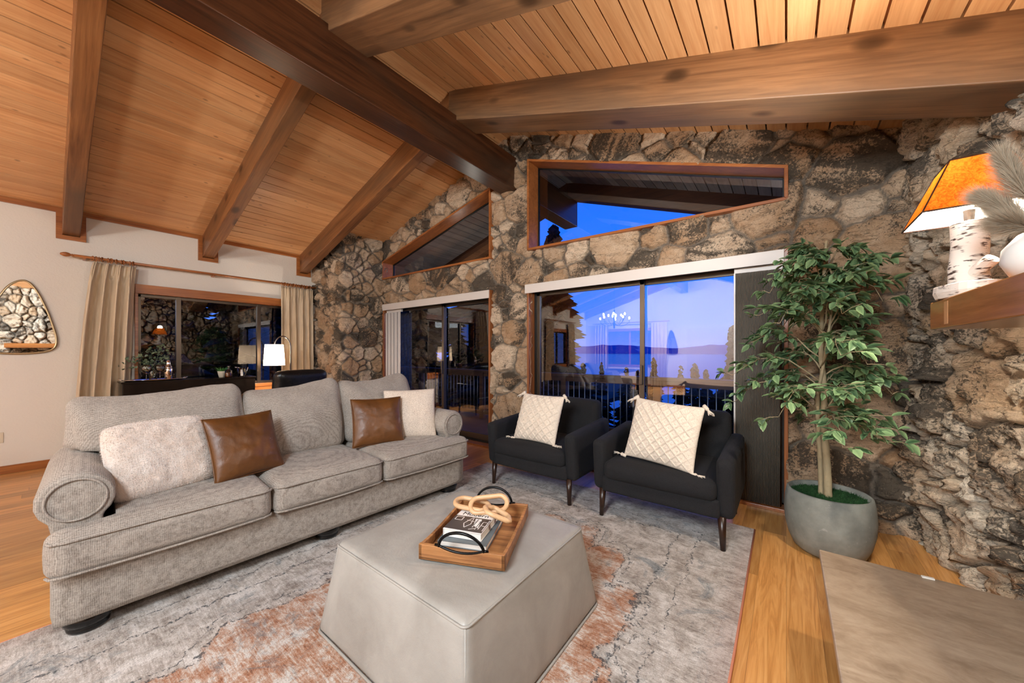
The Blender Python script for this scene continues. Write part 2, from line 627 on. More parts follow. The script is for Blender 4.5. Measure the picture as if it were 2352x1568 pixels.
def leather(name, light, dark, rough):
    t = NT(name)
    v = t.coord()
    n1 = t.noise(v, 4, 5, 0.6, 0.5); n2 = t.vor(v, 260)
    n3 = t.noise(v, 24, 4, 0.6, 1.5)
    col = t.ramp(n1, [(0.3, lin(dark)), (0.7, lin(light))])
    r = t.math('ADD', t.math('MULTIPLY', n3, 0.2), rough - 0.08)
    nm = t.bump(n2, 0.12, 0.002)
    nm = t.bump(n3, 0.12, 0.01, nm)
    return t.pbr(col, r, nm)


def stone_mat(name, light, tan, dark, mortar, rugged=0.5):
    t = NT(name)
    at = t.n("ShaderNodeVertexColor", layer_name="stone")
    sp = t.n("ShaderNodeSeparateColor"); t.l(at.outputs[0], sp.inputs[0])
    v = t.coord()
    big = t.noise(v, 7, 6, 0.65, 0.8)
    fine = t.noise(v, 60, 6, 0.7, 0.6)
    f = t.math('ADD', t.math('MULTIPLY', sp.outputs[0], 0.95), t.math('MULTIPLY', t.math('SUBTRACT', big, 0.5), 1.4), clamp=True)
    col = t.mix(f, lin(tan), lin(light))
    col = t.mix(t.ramp(fine, [(0.33, 0.4), (0.52, 0.0)]), col, tuple(x * .45 for x in lin(tan)[:3]) + (1,))
    # rust bloom
    rn = t.noise(t.coord(loc=(7, 3, 5)), 3.2, 4, 0.6)
    col = t.mix(t.ramp(rn, [(0.54, 0.0), (0.72, 0.38)]), col, lin((166, 114, 72)))
    ck = t.noise(t.coord((1, 1, 3.4), rot=(0.15, 0.2, 0)), 5, 5, 0.62, 0.5)
    ckl = t.ramp(t.math('ABSOLUTE', t.math('SUBTRACT', ck, 0.5)), [(0.003, 0.6), (0.012, 0.0)])
    col = t.mix(ckl, col, tuple(x * .4 for x in lin(tan)[:3]) + (1,))
    # dark mineral stain
    st = t.math('ADD', sp.outputs[2], t.math('MULTIPLY', t.math('SUBTRACT', fine, 0.5), 0.9))
    sm = t.ramp(st, [(0.48, 0.0), (0.60, 0.9)])
    col = t.mix(sm, col, t.mix(big, lin(dark), tuple(x * .45 for x in lin(dark)[:3]) + (1,)))
    mc = t.mix(fine, tuple(x * .75 for x in lin(mortar)[:3]) + (1,), lin(mortar))
    col = t.mix(sp.outputs[1], col, mc)
    nm = t.bump(t.math('SUBTRACT', t.math('ADD', fine, t.math('MULTIPLY', big, 1.5)), t.math('MULTIPLY', ckl, 0.5)), 0.7 + 0.3 * rugged, 0.02)
    return t.pbr(col, 0.72, nm)


def hearth_mat():
    t = NT("honed_quartzite")
    v = t.coord((1, 2.2, 1), rot=(0, 0, 0.6))
    a = t.noise(v, 3.0, 9, 0.65, 1.6)
    b = t.noise(v, 22, 6, 0.7, 0.8)
    col = t.ramp(a, [(0.3, lin((134, 112, 90))), (0.52, lin((166, 144, 120))), (0.72, lin((184, 165, 143)))])
    col = t.mix(t.ramp(b, [(0.45, 0.0), (0.75, 0.45)]), col, lin((196, 176, 152)))
    c = t.noise(t.coord(), 11, 3)
    col = t.mix(t.ramp(c, [(0.76, 0.0), (0.79, 0.8)]), col, lin((90, 82, 66)))
    return t.pbr(col, 0.38, t.bump(b, 0.12, 0.006))


def curtain_mat():
    t = NT("taupe_silk_curtain")
    v = t.coord((1, 1, 0.15))
    a = t.noise(v, 26, 4, 0.6)
    col = t.ramp(a, [(0.3, lin((186, 164, 134))), (0.7, lin((214, 192, 162)))])
    w = t.noise(t.coord((1, 1, 1)), 420, 2)
    return t.pbr(col, 0.5, t.bump(w, 0.15, 0.002), Sheen_Weight=0.3)


def glass_mat():
    t = NT("window_glass")
    fr = t.n("ShaderNodeFresnel"); fr.inputs[0].default_value = 1.62
    gl = t.n("ShaderNodeBsdfGlossy"); gl.inputs["Roughness"].default_value = 0.0
    gl.inputs["Color"].default_value = (1, 1, 1, 1)
    tr = t.n("ShaderNodeBsdfTransparent"); tr.inputs[0].default_value = (0.93, 0.96, 0.96, 1)
    mx = t.n("ShaderNodeMixShader")
    f = t.math('MULTIPLY', fr.outputs[0], 2.5, clamp=True)
    t.l(f, mx.inputs[0]); t.l(tr.outputs[0], mx.inputs[1]); t.l(gl.outputs[0], mx.inputs[2])
    t.l(mx.outputs[0], t.out.inputs[0])
    return t.m


def clear_glass():
    t = NT("clear_glassware")
    fr = t.n("ShaderNodeFresnel"); fr.inputs[0].default_value = 1.5
    gl = t.n("ShaderNodeBsdfGlossy"); gl.inputs["Roughness"].default_value = 0.02
    tr = t.n("ShaderNodeBsdfTransparent"); tr.inputs[0].default_value = (0.88, 0.9, 0.88, 1)
    mx = t.n("ShaderNodeMixShader")
    f = t.math('MULTIPLY', fr.outputs[0], 2.2, clamp=True)
    t.l(f, mx.inputs[0]); t.l(tr.outputs[0], mx.inputs[1]); t.l(gl.outputs[0], mx.inputs[2])
    t.l(mx.outputs[0], t.out.inputs[0])
    return t.m


def leaf_mat(name, dark, light):
    t = NT(name)
    at = t.n("ShaderNodeVertexColor", layer_name="leaf")
    sp = t.n("ShaderNodeSeparateColor"); t.l(at.outputs[0], sp.inputs[0])
    f = t.math('ADD', t.math('MULTIPLY', sp.outputs[0], 0.55), t.math('MULTIPLY', sp.outputs[1], 0.5), clamp=True)
    col = t.mix(f, lin(dark), lin(light))
    b = t.n("ShaderNodeBsdfPrincipled"); t.l(col, b.inputs["Base Color"]); b.inputs["Roughness"].default_value = 0.35
    tl = t.n("ShaderNodeBsdfTranslucent"); t.l(col, tl.inputs[0])
    mx = t.n("ShaderNodeMixShader"); mx.inputs[0].default_value = 0.2
    t.l(b.outputs[0], mx.inputs[1]); t.l(tl.outputs[0], mx.inputs[2]); t.l(mx.outputs[0], t.out.inputs[0])
    return t.m


def birch_mat():
    t = NT("birch_bark")
    a = t.noise(t.coord((18, 18, 90)), 1, 3, 0.6)
    b = t.noise(t.coord(), 16, 3)
    m1 = t.math('MULTIPLY', t.ramp(a, [(0.54, 0.0), (0.58, 1.0)]), t.ramp(b, [(0.4, 0.0), (0.5, 1.0)]))
    col = t.mix(m1, lin((236, 224, 212)), lin((62, 46, 38)))
    return t.pbr(col, 0.7, t.bump(a, 0.3, 0.006))


def shade_mat(name, light, dark, trans):
    t = NT(name)
    a = t.noise(t.coord(), 70, 6, 0.7, 1.5)
    col = t.ramp(a, [(0.38, lin(dark)), (0.6, lin(light))])
    d = t.n("ShaderNodeBsdfDiffuse"); t.l(col, d.inputs[0])
    tl = t.n("ShaderNodeBsdfTranslucent"); t.l(col, tl.inputs[0])
    mx = t.n("ShaderNodeMixShader"); mx.inputs[0].default_value = trans
    t.l(d.outputs[0], mx.inputs[1]); t.l(tl.outputs[0], mx.inputs[2]); t.l(mx.outputs[0], t.out.inputs[0])
    return t.m


def floor_mat():
    t = NT("oak_floor")
    sep = t.n("ShaderNodeSeparateXYZ"); t.l(t.coord(), sep.inputs[0])
    W = 0.13; L = 1.7
    ix = t.math('FLOOR', t.math('DIVIDE', sep.outputs[0], W))
    w1 = t.n("ShaderNodeTexWhiteNoise", noise_dimensions='1D'); t.l(ix, w1.inputs["W"])
    yy = t.math('ADD', t.math('DIVIDE', sep.outputs[1], L), t.math('MULTIPLY', w1.outputs["Value"], 7.0))
    iy = t.math('FLOOR', yy)
    cv = t.n("ShaderNodeCombineXYZ"); t.l(ix, cv.inputs[0]); t.l(iy, cv.inputs[1])
    w2 = t.n("ShaderNodeTexWhiteNoise", noise_dimensions='3D'); t.l(cv.outputs[0], w2.inputs["Vector"])
    # grain shifted per plank
    tc = t.coord((26, 1.6, 1))
    va = t.n("ShaderNodeVectorMath", operation='ADD'); t.l(tc, va.inputs[0])
    vm = t.n("ShaderNodeVectorMath", operation='SCALE'); t.l(w2.outputs["Color"], vm.inputs[0]); vm.inputs["Scale"].default_value = 40
    t.l(vm.outputs[0], va.inputs[1])
    g = t.noise(va.outputs[0], 1.0, 7, 0.6, 1.8)
    g2 = t.noise(t.coord((220, 6, 1)), 1.0, 2, 0.5)
    col = t.ramp(t.math('ADD', t.math('MULTIPLY', g, 0.8), t.math('MULTIPLY', g2, 0.2)),
                 [(0.3, lin((170, 110, 52))), (0.5, lin((208, 148, 82))), (0.72, lin((228, 174, 108)))])
    tone = t.math('ADD', t.math('MULTIPLY', w2.outputs["Value"], 0.42), 0.72)
    cc = t.n("ShaderNodeCombineColor"); [t.l(tone, cc.inputs[i]) for i in range(3)]
    col = t.mix(1.0, col, cc.outputs[0], 'MULTIPLY')
    fx = t.math('FRACT', t.math('DIVIDE', sep.outputs[0], W)); fy = t.math('FRACT', yy)
    ex = t.math('LESS_THAN', fx, 0.012); ey = t.math('LESS_THAN', fy, 0.0012)
    gap = t.math('MAXIMUM', ex, ey)
    col = t.mix(t.math('MULTIPLY', gap, 0.6), col, lin((92, 54, 24)))
    return t.pbr(col, 0.3, t.bump(t.math('SUBTRACT', 1.0, gap), 0.3, 0.002))


def rug_mat():
    t = NT("distressed_oriental_rug")
    v = t.coord()
    sep = t.n("ShaderNodeSeparateXYZ"); t.l(v, sep.inputs[0])
    x, y = sep.outputs[0], sep.outputs[1]
    wob = t.noise(v, 5, 4, 0.6)
    wob2 = t.noise(v, 34, 4, 0.7)
    dx = t.math('DIVIDE', t.math('SUBTRACT', x, -1.28), 0.74)
    dy = t.math('DIVIDE', t.math('SUBTRACT', y, 0.9), 1.45)
    ang = t.math('ARCTAN2', dy, dx)
    sc = t.math('MULTIPLY', t.math('ABSOLUTE', t.math('SINE', t.math('MULTIPLY', ang, 8.0))), 0.14)
    r = t.math('SQRT', t.math('ADD', t.math('MULTIPLY', dx, dx), t.math('MULTIPLY', dy, dy)))
    r = t.math('ADD', t.math('SUBTRACT', r, sc), t.math('MULTIPLY', t.math('SUBTRACT', wob, 0.5), 0.35))
    r = t.math('ADD', r, t.math('MULTIPLY', t.math('SUBTRACT', wob2, 0.5), 0.11))
    inside = t.ramp(r, [(0.93, 1.0), (0.97, 0.0)])
    # striations running across (along x)
    st = t.noise(t.coord((9, 110, 1)), 1.0, 4, 0.7, 1.0)
    st2 = t.noise(t.coord((90, 4, 1)), 1.0, 3, 0.65, 0.6)
    pile = t.noise(v, 170, 3, 0.7)
    mott = t.math('ADD', t.math('MULTIPLY', t.noise(v, 7, 6, 0.75, 0.6), 0.6), t.math('MULTIPLY', t.noise(t.coord((1, 1.6, 1), loc=(3, 8, 0)), 26, 6, 0.8, 0.8), 0.4))
    base = t.ramp(t.math('ADD', t.math('MULTIPLY', mott, 0.78), t.math('MULTIPLY', st, 0.22)),
                  [(0.38, lin((114, 104, 96))), (0.47, lin((168, 159, 151))), (0.58, lin((212, 206, 201)))])
    rust = t.ramp(t.math('ADD', t.math('MULTIPLY', mott, 0.76), t.math('MULTIPLY', st, 0.24)),
                  [(0.38, lin((112, 70, 48))), (0.45, lin((162, 112, 84))), (0.51, lin((184, 156, 138))), (0.57, lin((206, 199, 193)))])
    col = t.mix(inside, base, rust)
    # cross weave stripes
    col = t.mix(t.ramp(st2, [(0.55, 0.0), (0.75, 0.35)]), col, lin((150, 128, 112)))
    # blue grey blotches in the field
    bl = t.noise(t.coord(loc=(5, 9, 0)), 4.5, 6, 0.75, 1.0)
    col = t.mix(t.ramp(bl, [(0.55, 0.0), (0.66, 0.6)]), col, lin((96, 112, 120)))
    # outlines: medallion edge, inner edge, border
    brk = t.ramp(t.noise(t.coord(loc=(2, 2, 0)), 60, 4, 0.8), [(0.46, 0.0), (0.53, 1.0)])
    def line(val, c, w):
        d = t.math('ABSOLUTE', t.math('SUBTRACT', val, c))
        return t.math('MULTIPLY', t.math('LESS_THAN', d, w), brk)
    l1 = line(r, 0.95, 0.011); l2 = line(r, 1.03, 0.007)
    bx = t.math('SUBTRACT', 1.28, t.math('ABSOLUTE', t.math('SUBTRACT', x, -1.46)))
    by = t.math('SUBTRACT', 2.05, t.math('ABSOLUTE', t.math('SUBTRACT', y, 1.06)))
    bd = t.math('MINIMUM', bx, by)
    bdw = t.math('ADD', bd, t.math('MULTIPLY', t.math('SUBTRACT', wob, 0.5), 0.16))
    l3 = line(t.math('ADD', bdw, t.math('MULTIPLY', wob2, 0.05)), 0.44, 0.007); l4 = line(t.math('ADD', bdw, t.math('MULTIPLY', wob2, 0.04)), 0.30, 0.0045)
    orn = t.noise(t.coord(loc=(1, 5, 0)), 9, 3, 0.5, 2.0)
    l5 = line(orn, 0.5, 0.006)
    lines = t.math('MAXIMUM', t.math('MAXIMUM', l1, l2), t.math('MAXIMUM', l3, t.math('MAXIMUM', l4, t.math('MULTIPLY', l5, 0.6))))
    col = t.mix(t.math('MULTIPLY', lines, 0.85), col, lin((52, 58, 64)))
    spk = t.noise(t.coord(loc=(6, 1, 0)), 45, 5, 0.8)
    col = t.mix(t.ramp(spk, [(0.60, 0.0), (0.70, 0.6)]), col, lin((96, 94, 94)))
    edge = t.ramp(bd, [(0.03, 0.45), (0.12, 0.0)])
    col = t.mix(t.math('MULTIPLY', edge, mott), col, lin((140, 92, 78)))
    pl = t.math('ADD', t.math('MULTIPLY', pile, 0.7), 0.65)
    cc = t.n("ShaderNodeCombineColor"); [t.l(pl, cc.inputs[i]) for i in range(3)]
    col = t.mix(1.0, col, cc.outputs[0], 'MULTIPLY')
    return t.pbr(col, 0.95, t.bump(pile, 0.5, 0.006))


build_materials()
M = MATS

# ================================================================== GEOMETRY OF THE ROOM
WX = -6.55            # plaster wall (left)
WA = 3.62             # window wall, trim plane
RX, PEAK = -2.835, 4.05
SL, SR = 0.307, 0.345
YB = -6.1             # rear wall
XR = 0.88             # fireplace wall
def ceil_z(x):
    return PEAK - SL * (RX - x) if x < RX else PEAK - SR * (x - RX)

# ---------------------------------------------------------------- floor
fl = MB().box(WX - .1, XR + .45, YB - .1, 3.9, -0.1, 0.0).build("floor", M['floor'])
T(fl, "light oak plank floor of the living room", None, None, 'structure')

# ---------------------------------------------------------------- ceiling with V-grooved boards
def board_ceiling(name, x0, x1, y0, y1, mat, w=0.13, lift=0.0):
    xs = []
    i = math.ceil(x0 / w)
    pts = [(x0, 0)]
    while i * w < x1:
        X = i * w
        pts += [(X - .0054, 0), (X - .0052, 0.045), (X + .0052, 0.045), (X + .0054, 0)]
        i += 1
    pts.append((x1, 0))
    pts = [p for k, p in enumerate(pts) if x0 <= p[0] <= x1]
    mb = MB()
    vs = []
    for X, d in pts:
        z = ceil_z(X) + d + lift
        vs += [(X, y0, z), (X, y1, z)]
    fs = [(2 * k, 2 * k + 2, 2 * k + 3, 2 * k + 1) for k in range(len(pts) - 1)]
    mb.add(vs, fs)
    return mb.build(name, mat)

ce = board_ceiling("ceiling", WX - .05, XR + .4, YB - .05, WA + .12, M['ceil'])
T(ce, "vaulted ceiling of grooved pine boards", None, None, 'structure')
so = board_ceiling("ceiling_outside", WX - .8, XR + 1.3, WA + .12, 5.36, M['ceil_out'])
T(so, "grey board roof overhang outside the stone wall", None, None, 'structure')
rf = MB()
for a, b in ((WX - .8, RX), (RX, XR + 1.3)):
    rf.add([(a, YB - .3, ceil_z(a) + .08), (b, YB - .3, ceil_z(b) + .08), (b, 5.36, ceil_z(b) + .08), (a, 5.36, ceil_z(a) + .08)], [(0, 1, 2, 3)])
T(rf.build("roof", M['ground']), "dark roof deck above the boards", None, None, 'structure')

# ridge beam
rb = MB().box(-2.95, -2.72, YB, 5.32, 3.335, 3.745).build("ceiling_ridge_beam", M['ridge'], bevel=.006)
T(rb, "dark stained ridge beam running to the stone column", "beam", None, 'structure')

def rafter(name, side, y0, y1, depth, mat, xa, xb):
    """box following the roof slope; object X axis along the beam so the grain follows"""
    zc = lambda x: ceil_z(x)
    mb = MB()
    vs = []
    for x in (xa, xb):
        for y in (y0, y1):
            vs += [(x, y, zc(x) - depth), (x, y, zc(x) + .03)]
    mb.add(vs, [(0, 2, 3, 1), (4, 5, 7, 6), (0, 1, 5, 4), (2, 6, 7, 3), (0, 4, 6, 2), (1, 3, 7, 5)])
    o = mb.build(name, mat, bevel=.006)
    return o

D_L, D_R = 0.295, 0.315
names = {0.12: "square fir rafter nearest the mirror on the white wall side", 1.35: "square fir rafter ending above the middle of the curtain rod",
         2.62: "square fir rafter ending against the left stone pillar"}
for y in (0.12, 1.35, 2.62):
    o = rafter("ceiling_rafter", 'L', y, y + .13, D_L, M['raft'], WX - .02, RX - .0)
    T(o, names[y], "rafter", "rafters on the left roof slope", 'structure')
for k in range(1, 6):
    y = 0.12 - 1.25 * k
    o = rafter("ceiling_rafter", 'L', y, y + .13, D_L, M['raft'], WX - .02, RX)
    T(o, "fir rafter of the dining end, behind the camera", "rafter", "rear rafters", 'structure')
o = rafter("ceiling_rafter", 'R', 2.60, 2.905, D_R, M['raft2'], RX, XR + .3)
T(o, "broad knotty fir rafter running from ridge beam to fireplace stone", "rafter", "rafters on the right roof slope", 'structure')
o = rafter("ceiling_rafter", 'R', 1.29, 1.61, D_R, M['raft2'], RX, XR + .3)
T(o, "broad knotty fir rafter cut by the top edge of the picture", "rafter", "rafters on the right roof slope", 'structure')
for k in range(4):
    y = -.02 - 1.31 * k
    o = rafter("ceiling_rafter", 'R', y, y + .31, D_R, M['raft2'], RX, XR + .3)
    T(o, "broad fir rafter behind the camera", "rafter", "rear right rafters", 'structure')
# end rafters of the overhang outside
for s, xa, xb in (('L', WX - .8, RX), ('R', RX, XR + 1.3)):
    o = rafter("ceiling_barge_board", s, 5.2, 5.34, 0.27, M['rail'], xa, xb)
    T(o, "brown barge rafter at the roof edge outside, %s of the ridge" % ("left" if s == 'L' else "right"), "rafter", None, 'structure')

# ---------------------------------------------------------------- stone walls
def make_seeds(u0, u1, z0, z1, sizes, seed, ax=1.0, grow=None):
    rng = np.random.RandomState(seed)
    pts = []; rad = []
    for r, cnt in sizes:
        for _ in range(cnt):
            p = np.array([rng.uniform(u0 - .2, u1 + .2), rng.uniform(z0 - .2, z1 + .2)])
            rr = r * rng.uniform(.8, 1.2)
            if grow and p[0] > grow: rr *= 1.18
            ok = True
            if pts:
                d = (np.array(pts) - p) * np.array([1 / ax, 1])
                ok = (np.hypot(d[:, 0], d[:, 1]) > (np.array(rad) + rr) * .86).all()
            if ok:
                pts.append(p); rad.append(rr)
    return np.array(pts), np.array(rad)


def stone_wall(name, path, z0, z1, res, sizes, seed, mat, amp=0.045, gap=0.009, holes=(), ax=1.0, rug=0.012, big=0.0,
               smoothn=0, clip=True, zmax=None, grow=None):
    path = np.array(path, float)
    seg = np.hypot(*(path[1:] - path[:-1]).T)
    cum = np.concatenate([[0], np.cumsum(seg)])
    nu = int(cum[-1] / res) + 2; nv = int((z1 - z0) / res) + 2
    us = np.linspace(0, cum[-1], nu)
    px = np.interp(us, cum, path[:, 0]); py = np.interp(us, cum, path[:, 1])
    tx = np.gradient(px, us); ty = np.gradient(py, us)
    if smoothn:
        k = np.ones(smoothn) / smoothn
        pad = smoothn // 2
        tx = np.convolve(np.pad(tx, pad, mode='edge'), k, 'same')[pad:-pad]
        ty = np.convolve(np.pad(ty, pad, mode='edge'), k, 'same')[pad:-pad]
    ln = np.hypot(tx, ty); nx = ty / ln; ny = -tx / ln
    zs = np.linspace(z0, z1, nv)
    U, Z = np.meshgrid(us, zs, indexing='ij')
    pts, rad = make_seeds(0, cum[-1], z0, z1, sizes, seed, ax, grow)
    n = len(pts)
    wu = U + (fbm(U * 5, Z * 5, seed + 1, 3) - .5) * .10 + (fbm(U * 18, Z * 18, seed + 3, 2) - .5) * .022
    wz = Z + (fbm(U * 5 + 40, Z * 5, seed + 2, 3) - .5) * .10 + (fbm(U * 18, Z * 18 + 9, seed + 4, 2) - .5) * .022
    wu = wu.ravel(); wz = wz.ravel()
    best = np.full(wu.shape, 1e9); second = np.full(wu.shape, 1e9)
    ib = np.zeros(wu.shape, int); i2 = np.zeros(wu.shape, int)
    for k in range(n):
        near = np.abs(wu - pts[k, 0]) < 1.0
        d = np.full(wu.shape, 1e9)
        d[near] = ((wu[near] - pts[k, 0]) / ax) ** 2 + (wz[near] - pts[k, 1]) ** 2 - rad[k] ** 2
        b = d < best
        s = (~b) & (d < second)
        second[b] = best[b]; i2[b] = ib[b]
        best[b] = d[b]; ib[b] = k
        second[s] = d[s]; i2[s] = k
    sep = np.hypot((pts[ib, 0] - pts[i2, 0]) / ax, pts[ib, 1] - pts[i2, 1]) + 1e-6
    edge = (second - best) / (2 * sep)
    rng = np.random.RandomState(seed + 99)
    tone = rng.rand(n); hh = rng.rand(n); tiltu = rng.uniform(-1, 1, n); tiltz = rng.uniform(-1, 1, n); ang = rng.uniform(-.6, .6, n) + (rng.rand(n) > .6) * 1.4
    stn = rng.rand(n)
    e1 = np.clip((edge - gap) / .02, 0, 1); e1 = e1 * e1 * (3 - 2 * e1)
    du = wu - pts[ib, 0]; dz = wz - pts[ib, 1]
    a = ang[ib]
    ra = du * np.cos(a) + dz * np.sin(a); rbb = -du * np.sin(a) + dz * np.cos(a)
    strata = fbm(ra * 3 + ib * 3.7, rbb * 26 + ib * 1.3, seed + 7, 3)
    ridg = 1 - np.abs(2 * fbm(ra * 6 + ib, rbb * 10, seed + 8, 4) - 1)
    h = e1 * (amp * (.55 + .6 * hh[ib]) + (tiltu[ib] * du + tiltz[ib] * dz) * .12)
    h += e1 * ((strata - .5) * rug * 1.4 + (ridg - .6) * rug)
    h += (fbm(wu * 40, wz * 40, seed + 9, 3) - .5) * .006
    if big:
        h += (fbm(wu * 1.6, wz * 1.3, seed + 11, 3) - .5) * big
        if big > .1: h += (1 - np.abs(2 * fbm(wu * 11 + 5, wz * 7, seed + 14, 4) - 1) - .7) * .06
    mort = 1 - np.clip((edge - gap * .6) / .008, 0, 1)
    stain = fbm(wu * 3.2, wz * 3.2, seed + 12, 4) * .55 - (.03 if big > .1 else 0) + strata * .35 + (stn[ib] - .5) * .34
    H = h.reshape(U.shape)
    X = px[:, None] + nx[:, None] * H; Y = py[:, None] + ny[:, None] * H
    V = np.stack([X.ravel(), Y.ravel(), Z.ravel()], 1)
    F = grid_faces(nu, nv)
    cu = (px[F[:, 0] // nv]); cz = Z.ravel()[F].mean(1)
    cyy = py[F[:, 0] // nv]
    keep = np.ones(len(F), bool)
    for poly in holes:          # poly in (x,z), convex
        poly = np.array(poly); ins = np.ones(len(F), bool)
        for i in range(len(poly)):
            p, q = poly[i], poly[(i + 1) % len(poly)]
            ins &= ((q[0] - p[0]) * (cz - p[1]) - (q[1] - p[1]) * (cu - p[0])) > 0
        keep &= ~ins
    zc = np.where(cu < RX, PEAK - SL * (RX - cu), PEAK - SR * (cu - RX))
    keep &= cz < zc + .06
    F = F[keep]
    attr = np.stack([tone[ib], mort, stain, np.ones_like(stain)], 1)
    used = np.unique(F); rem = -np.ones(len(V), int); rem[used] = np.arange(len(used))
    return np_mesh(name, V[used], rem[F], mat, attrs={"stone": attr[used]})


# openings on the window wall, corners anticlockwise in (x, z)
OP_L = [(-5.60, -.1), (-3.115, -.1), (-3.115, 2.11), (-5.60, 2.11)]
OP_R = [(-2.517, -.1), (.013, -.1), (.013, 2.11), (-2.517, 2.11)]
W2 = [(-5.615, 2.545), (-3.11, 2.525), (-3.11, 3.47), (-5.615, 2.86)]
W3 = [(-2.517, 2.525), (.013, 2.497), (.013, 2.772), (-2.517, 3.645)]

def inset(poly, d):
    c = np.mean(poly, 0); out = []
    n = len(poly)
    for i in range(n):
        p0 = np.array(poly[i - 1]); p1 = np.array(poly[i]); p2 = np.array(poly[(i + 1) % n])
        e1 = (p1 - p0) / np.linalg.norm(p1 - p0); e2 = (p2 - p1) / np.linalg.norm(p2 - p1)
        n1 = np.array([-e1[1], e1[0]]); n2 = np.array([-e2[1], e2[0]])
        A = np.array([n1, n2]); b = np.array([n1 @ p1 + d, n2 @ p1 + d])
        out.append(tuple(np.linalg.solve(A, b)))
    return out

sz = [(.24, 40), (.19, 240), (.14, 700), (.09, 1600), (.055, 2500)]
wa = stone_wall("wall_window", [(-5.72, WA + .035), (XR + .12, WA + .035)], -.02, 4.15, .0125, sz, 5, M['stone'], amp=.05,
                grow=5.74, holes=[inset(OP_L, .02), inset(OP_R, .02), inset(W2, .014), inset(W3, .014)], ax=1.15)
T(wa, "fieldstone window wall with tan and black stones", None, None, 'structure')
# backing of that wall: thickness behind the stones
bk = MB()
def panel(poly, y0, y1): bk.prism([tuple(p) for p in poly], y0, y1)
Y0, Y1 = WA + .04, WA + .22
# columns and bands between openings
panel([(-6.9, -.1), (-5.615, -.1), (-5.615, 3.15), (-6.9, 2.75)], Y0, Y1)
panel([(-3.11, -.1), (-2.517, -.1), (-2.517, 4.1), (-2.9, 4.0), (-3.11, 3.9)], Y0, Y1)
panel([(.013, -.1), (1.6, -.1), (1.6, 2.45), (.013, 3.0)], Y0, Y1)
panel([(-5.615, 2.11), (-3.11, 2.11), (-3.11, 2.525), (-5.615, 2.545)], Y0, Y1)
panel([(-2.517, 2.11), (.013, 2.11), (.013, 2.497), (-2.517, 2.525)], Y0, Y1)
panel([(-5.615, 2.86), (-3.11, 3.47), (-3.11, 3.92), (-5.615, 3.16)], Y0, Y1)
panel([(-2.517, 3.645), (.013, 2.772), (.013, 3.03), (-2.517, 3.92)], Y0, Y1)
T(bk.build("wall_window_backing", M['concrete']), "masonry core behind the fieldstones", None, None, 'structure')

# pillar at the left corner
PX, PY = -5.645, 2.90
pth = [(WX - .05, PY), (PX - .03, PY), (PX - .008, PY + .008), (PX, PY + .03), (PX, WA + .06)]
wp = stone_wall("wall_corner_pillar", pth, -.02, 3.4, .0125, [(.13, 200), (.09, 900), (.06, 1600), (.045, 1500)], 21, M['stone'],
                amp=.05, rug=.022, smoothn=9, big=.03)
T(wp, "rugged fieldstone corner pillar beside the curtained window", None, None, 'structure')

# fireplace wall
pth = [(.74, 3.70), (.76, 3.45), (.84, 3.15), (.93, 2.85), (.95, 2.4), (.93, 1.9), (.93, -1.3)]
wf = stone_wall("wall_fireplace", pth, -.02, 3.6, .013, [(.17, 120), (.12, 500), (.085, 1000), (.06, 2000)], 37, M['stone2'],
                amp=.08, rug=.07, big=.17, gap=.006, smoothn=21, ax=.72)
T(wf, "craggy floor to ceiling stone fireplace wall", None, None, 'structure')

# plaster walls
mb = MB()
def wall_left_panels(mb):
    zt = ceil_z(WX) + .03
    # window opening Y .68..2.83 , z .74..2.09 ; rear window Y -4.6..-3.3
    for y0, y1, z0, z1 in ((YB, -4.5, 0, zt), (-4.5, -3.2, 0, .8), (-4.5, -3.2, 2.1, zt), (-3.2, .69, 0, zt), (.69, 2.80, 0, .745), (.69, 2.80, 2.13, zt), (2.80, 3.7, 0, zt)):
        mb.box(WX - .15, WX, y0, y1, z0, z1)
wall_left_panels(mb)
T(mb.build("wall_left", M['plaster']), "off white plaster wall with the curtained window", None, None, 'structure')
mb = MB()
# rear gable wall with opening for the wide window
def gable(x0, x1, z0, y0=YB - .12, y1=YB):
    xs = [x0] + ([RX] if x0 < RX < x1 else []) + [x1]
    poly = [(x0, z0), (x1, z0)] + [(x, ceil_z(x) + .02) for x in reversed(xs)]
    mb.prism(poly, y0, y1)
gable(WX - .1, -5.9, 0); gable(-5.9, -3.6, 2.15); mb.prism([(-5.9, 0), (-3.6, 0), (-3.6, .75), (-5.9, .75)], YB - .12, YB); gable(-3.6, XR + .5, 0)
T(mb.build("wall_rear", M['plaster']), "off white gable wall at the dining end", None, None, 'structure')
mb = MB(); mb.box(XR + .06, XR + .2, YB, -1.3, 0, ceil_z(XR) + .1)
T(mb.build("wall_right", M['plaster']), "off white wall beyond the fireplace", None, None, 'structure')

# baseboards and ceiling trim on the plaster wall
o = MB().box(WX, WX + .018, YB, 2.9, 0, .085).build("baseboard_left", M['trimY'], bevel=.003)
T(o, "brown oak baseboard along the white wall", None, None, 'structure')
o = MB().box(WX, XR, YB, YB + .018, 0, .085).build("baseboard_rear", M['trim'], bevel=.003)
T(o, "brown oak baseboard on the gable wall", None, None, 'structure')
zt = ceil_z(WX)
mb = MB()
ys = [0.12 - 1.25 * k for k in range(5, 0, -1)] + [0.12, 1.35, 2.62]
prev = YB
zb = zt - D_L - .045
for y in ys:
    a, b = y - .045, y + .175
    mb.box(WX, WX + .028, prev, a, zt - .045, zt + .02)
    mb.box(WX, WX + .03, a, a + .045, zb + .045, zt + .02)
    mb.box(WX, WX + .03, b - .045, b, zb + .045, zt + .02)
    mb.box(WX, WX + .03, a, b, zb, zb + .045)
    prev = b
mb.box(WX, WX + .028, prev, 2.9, zt - .045, zt + .02)
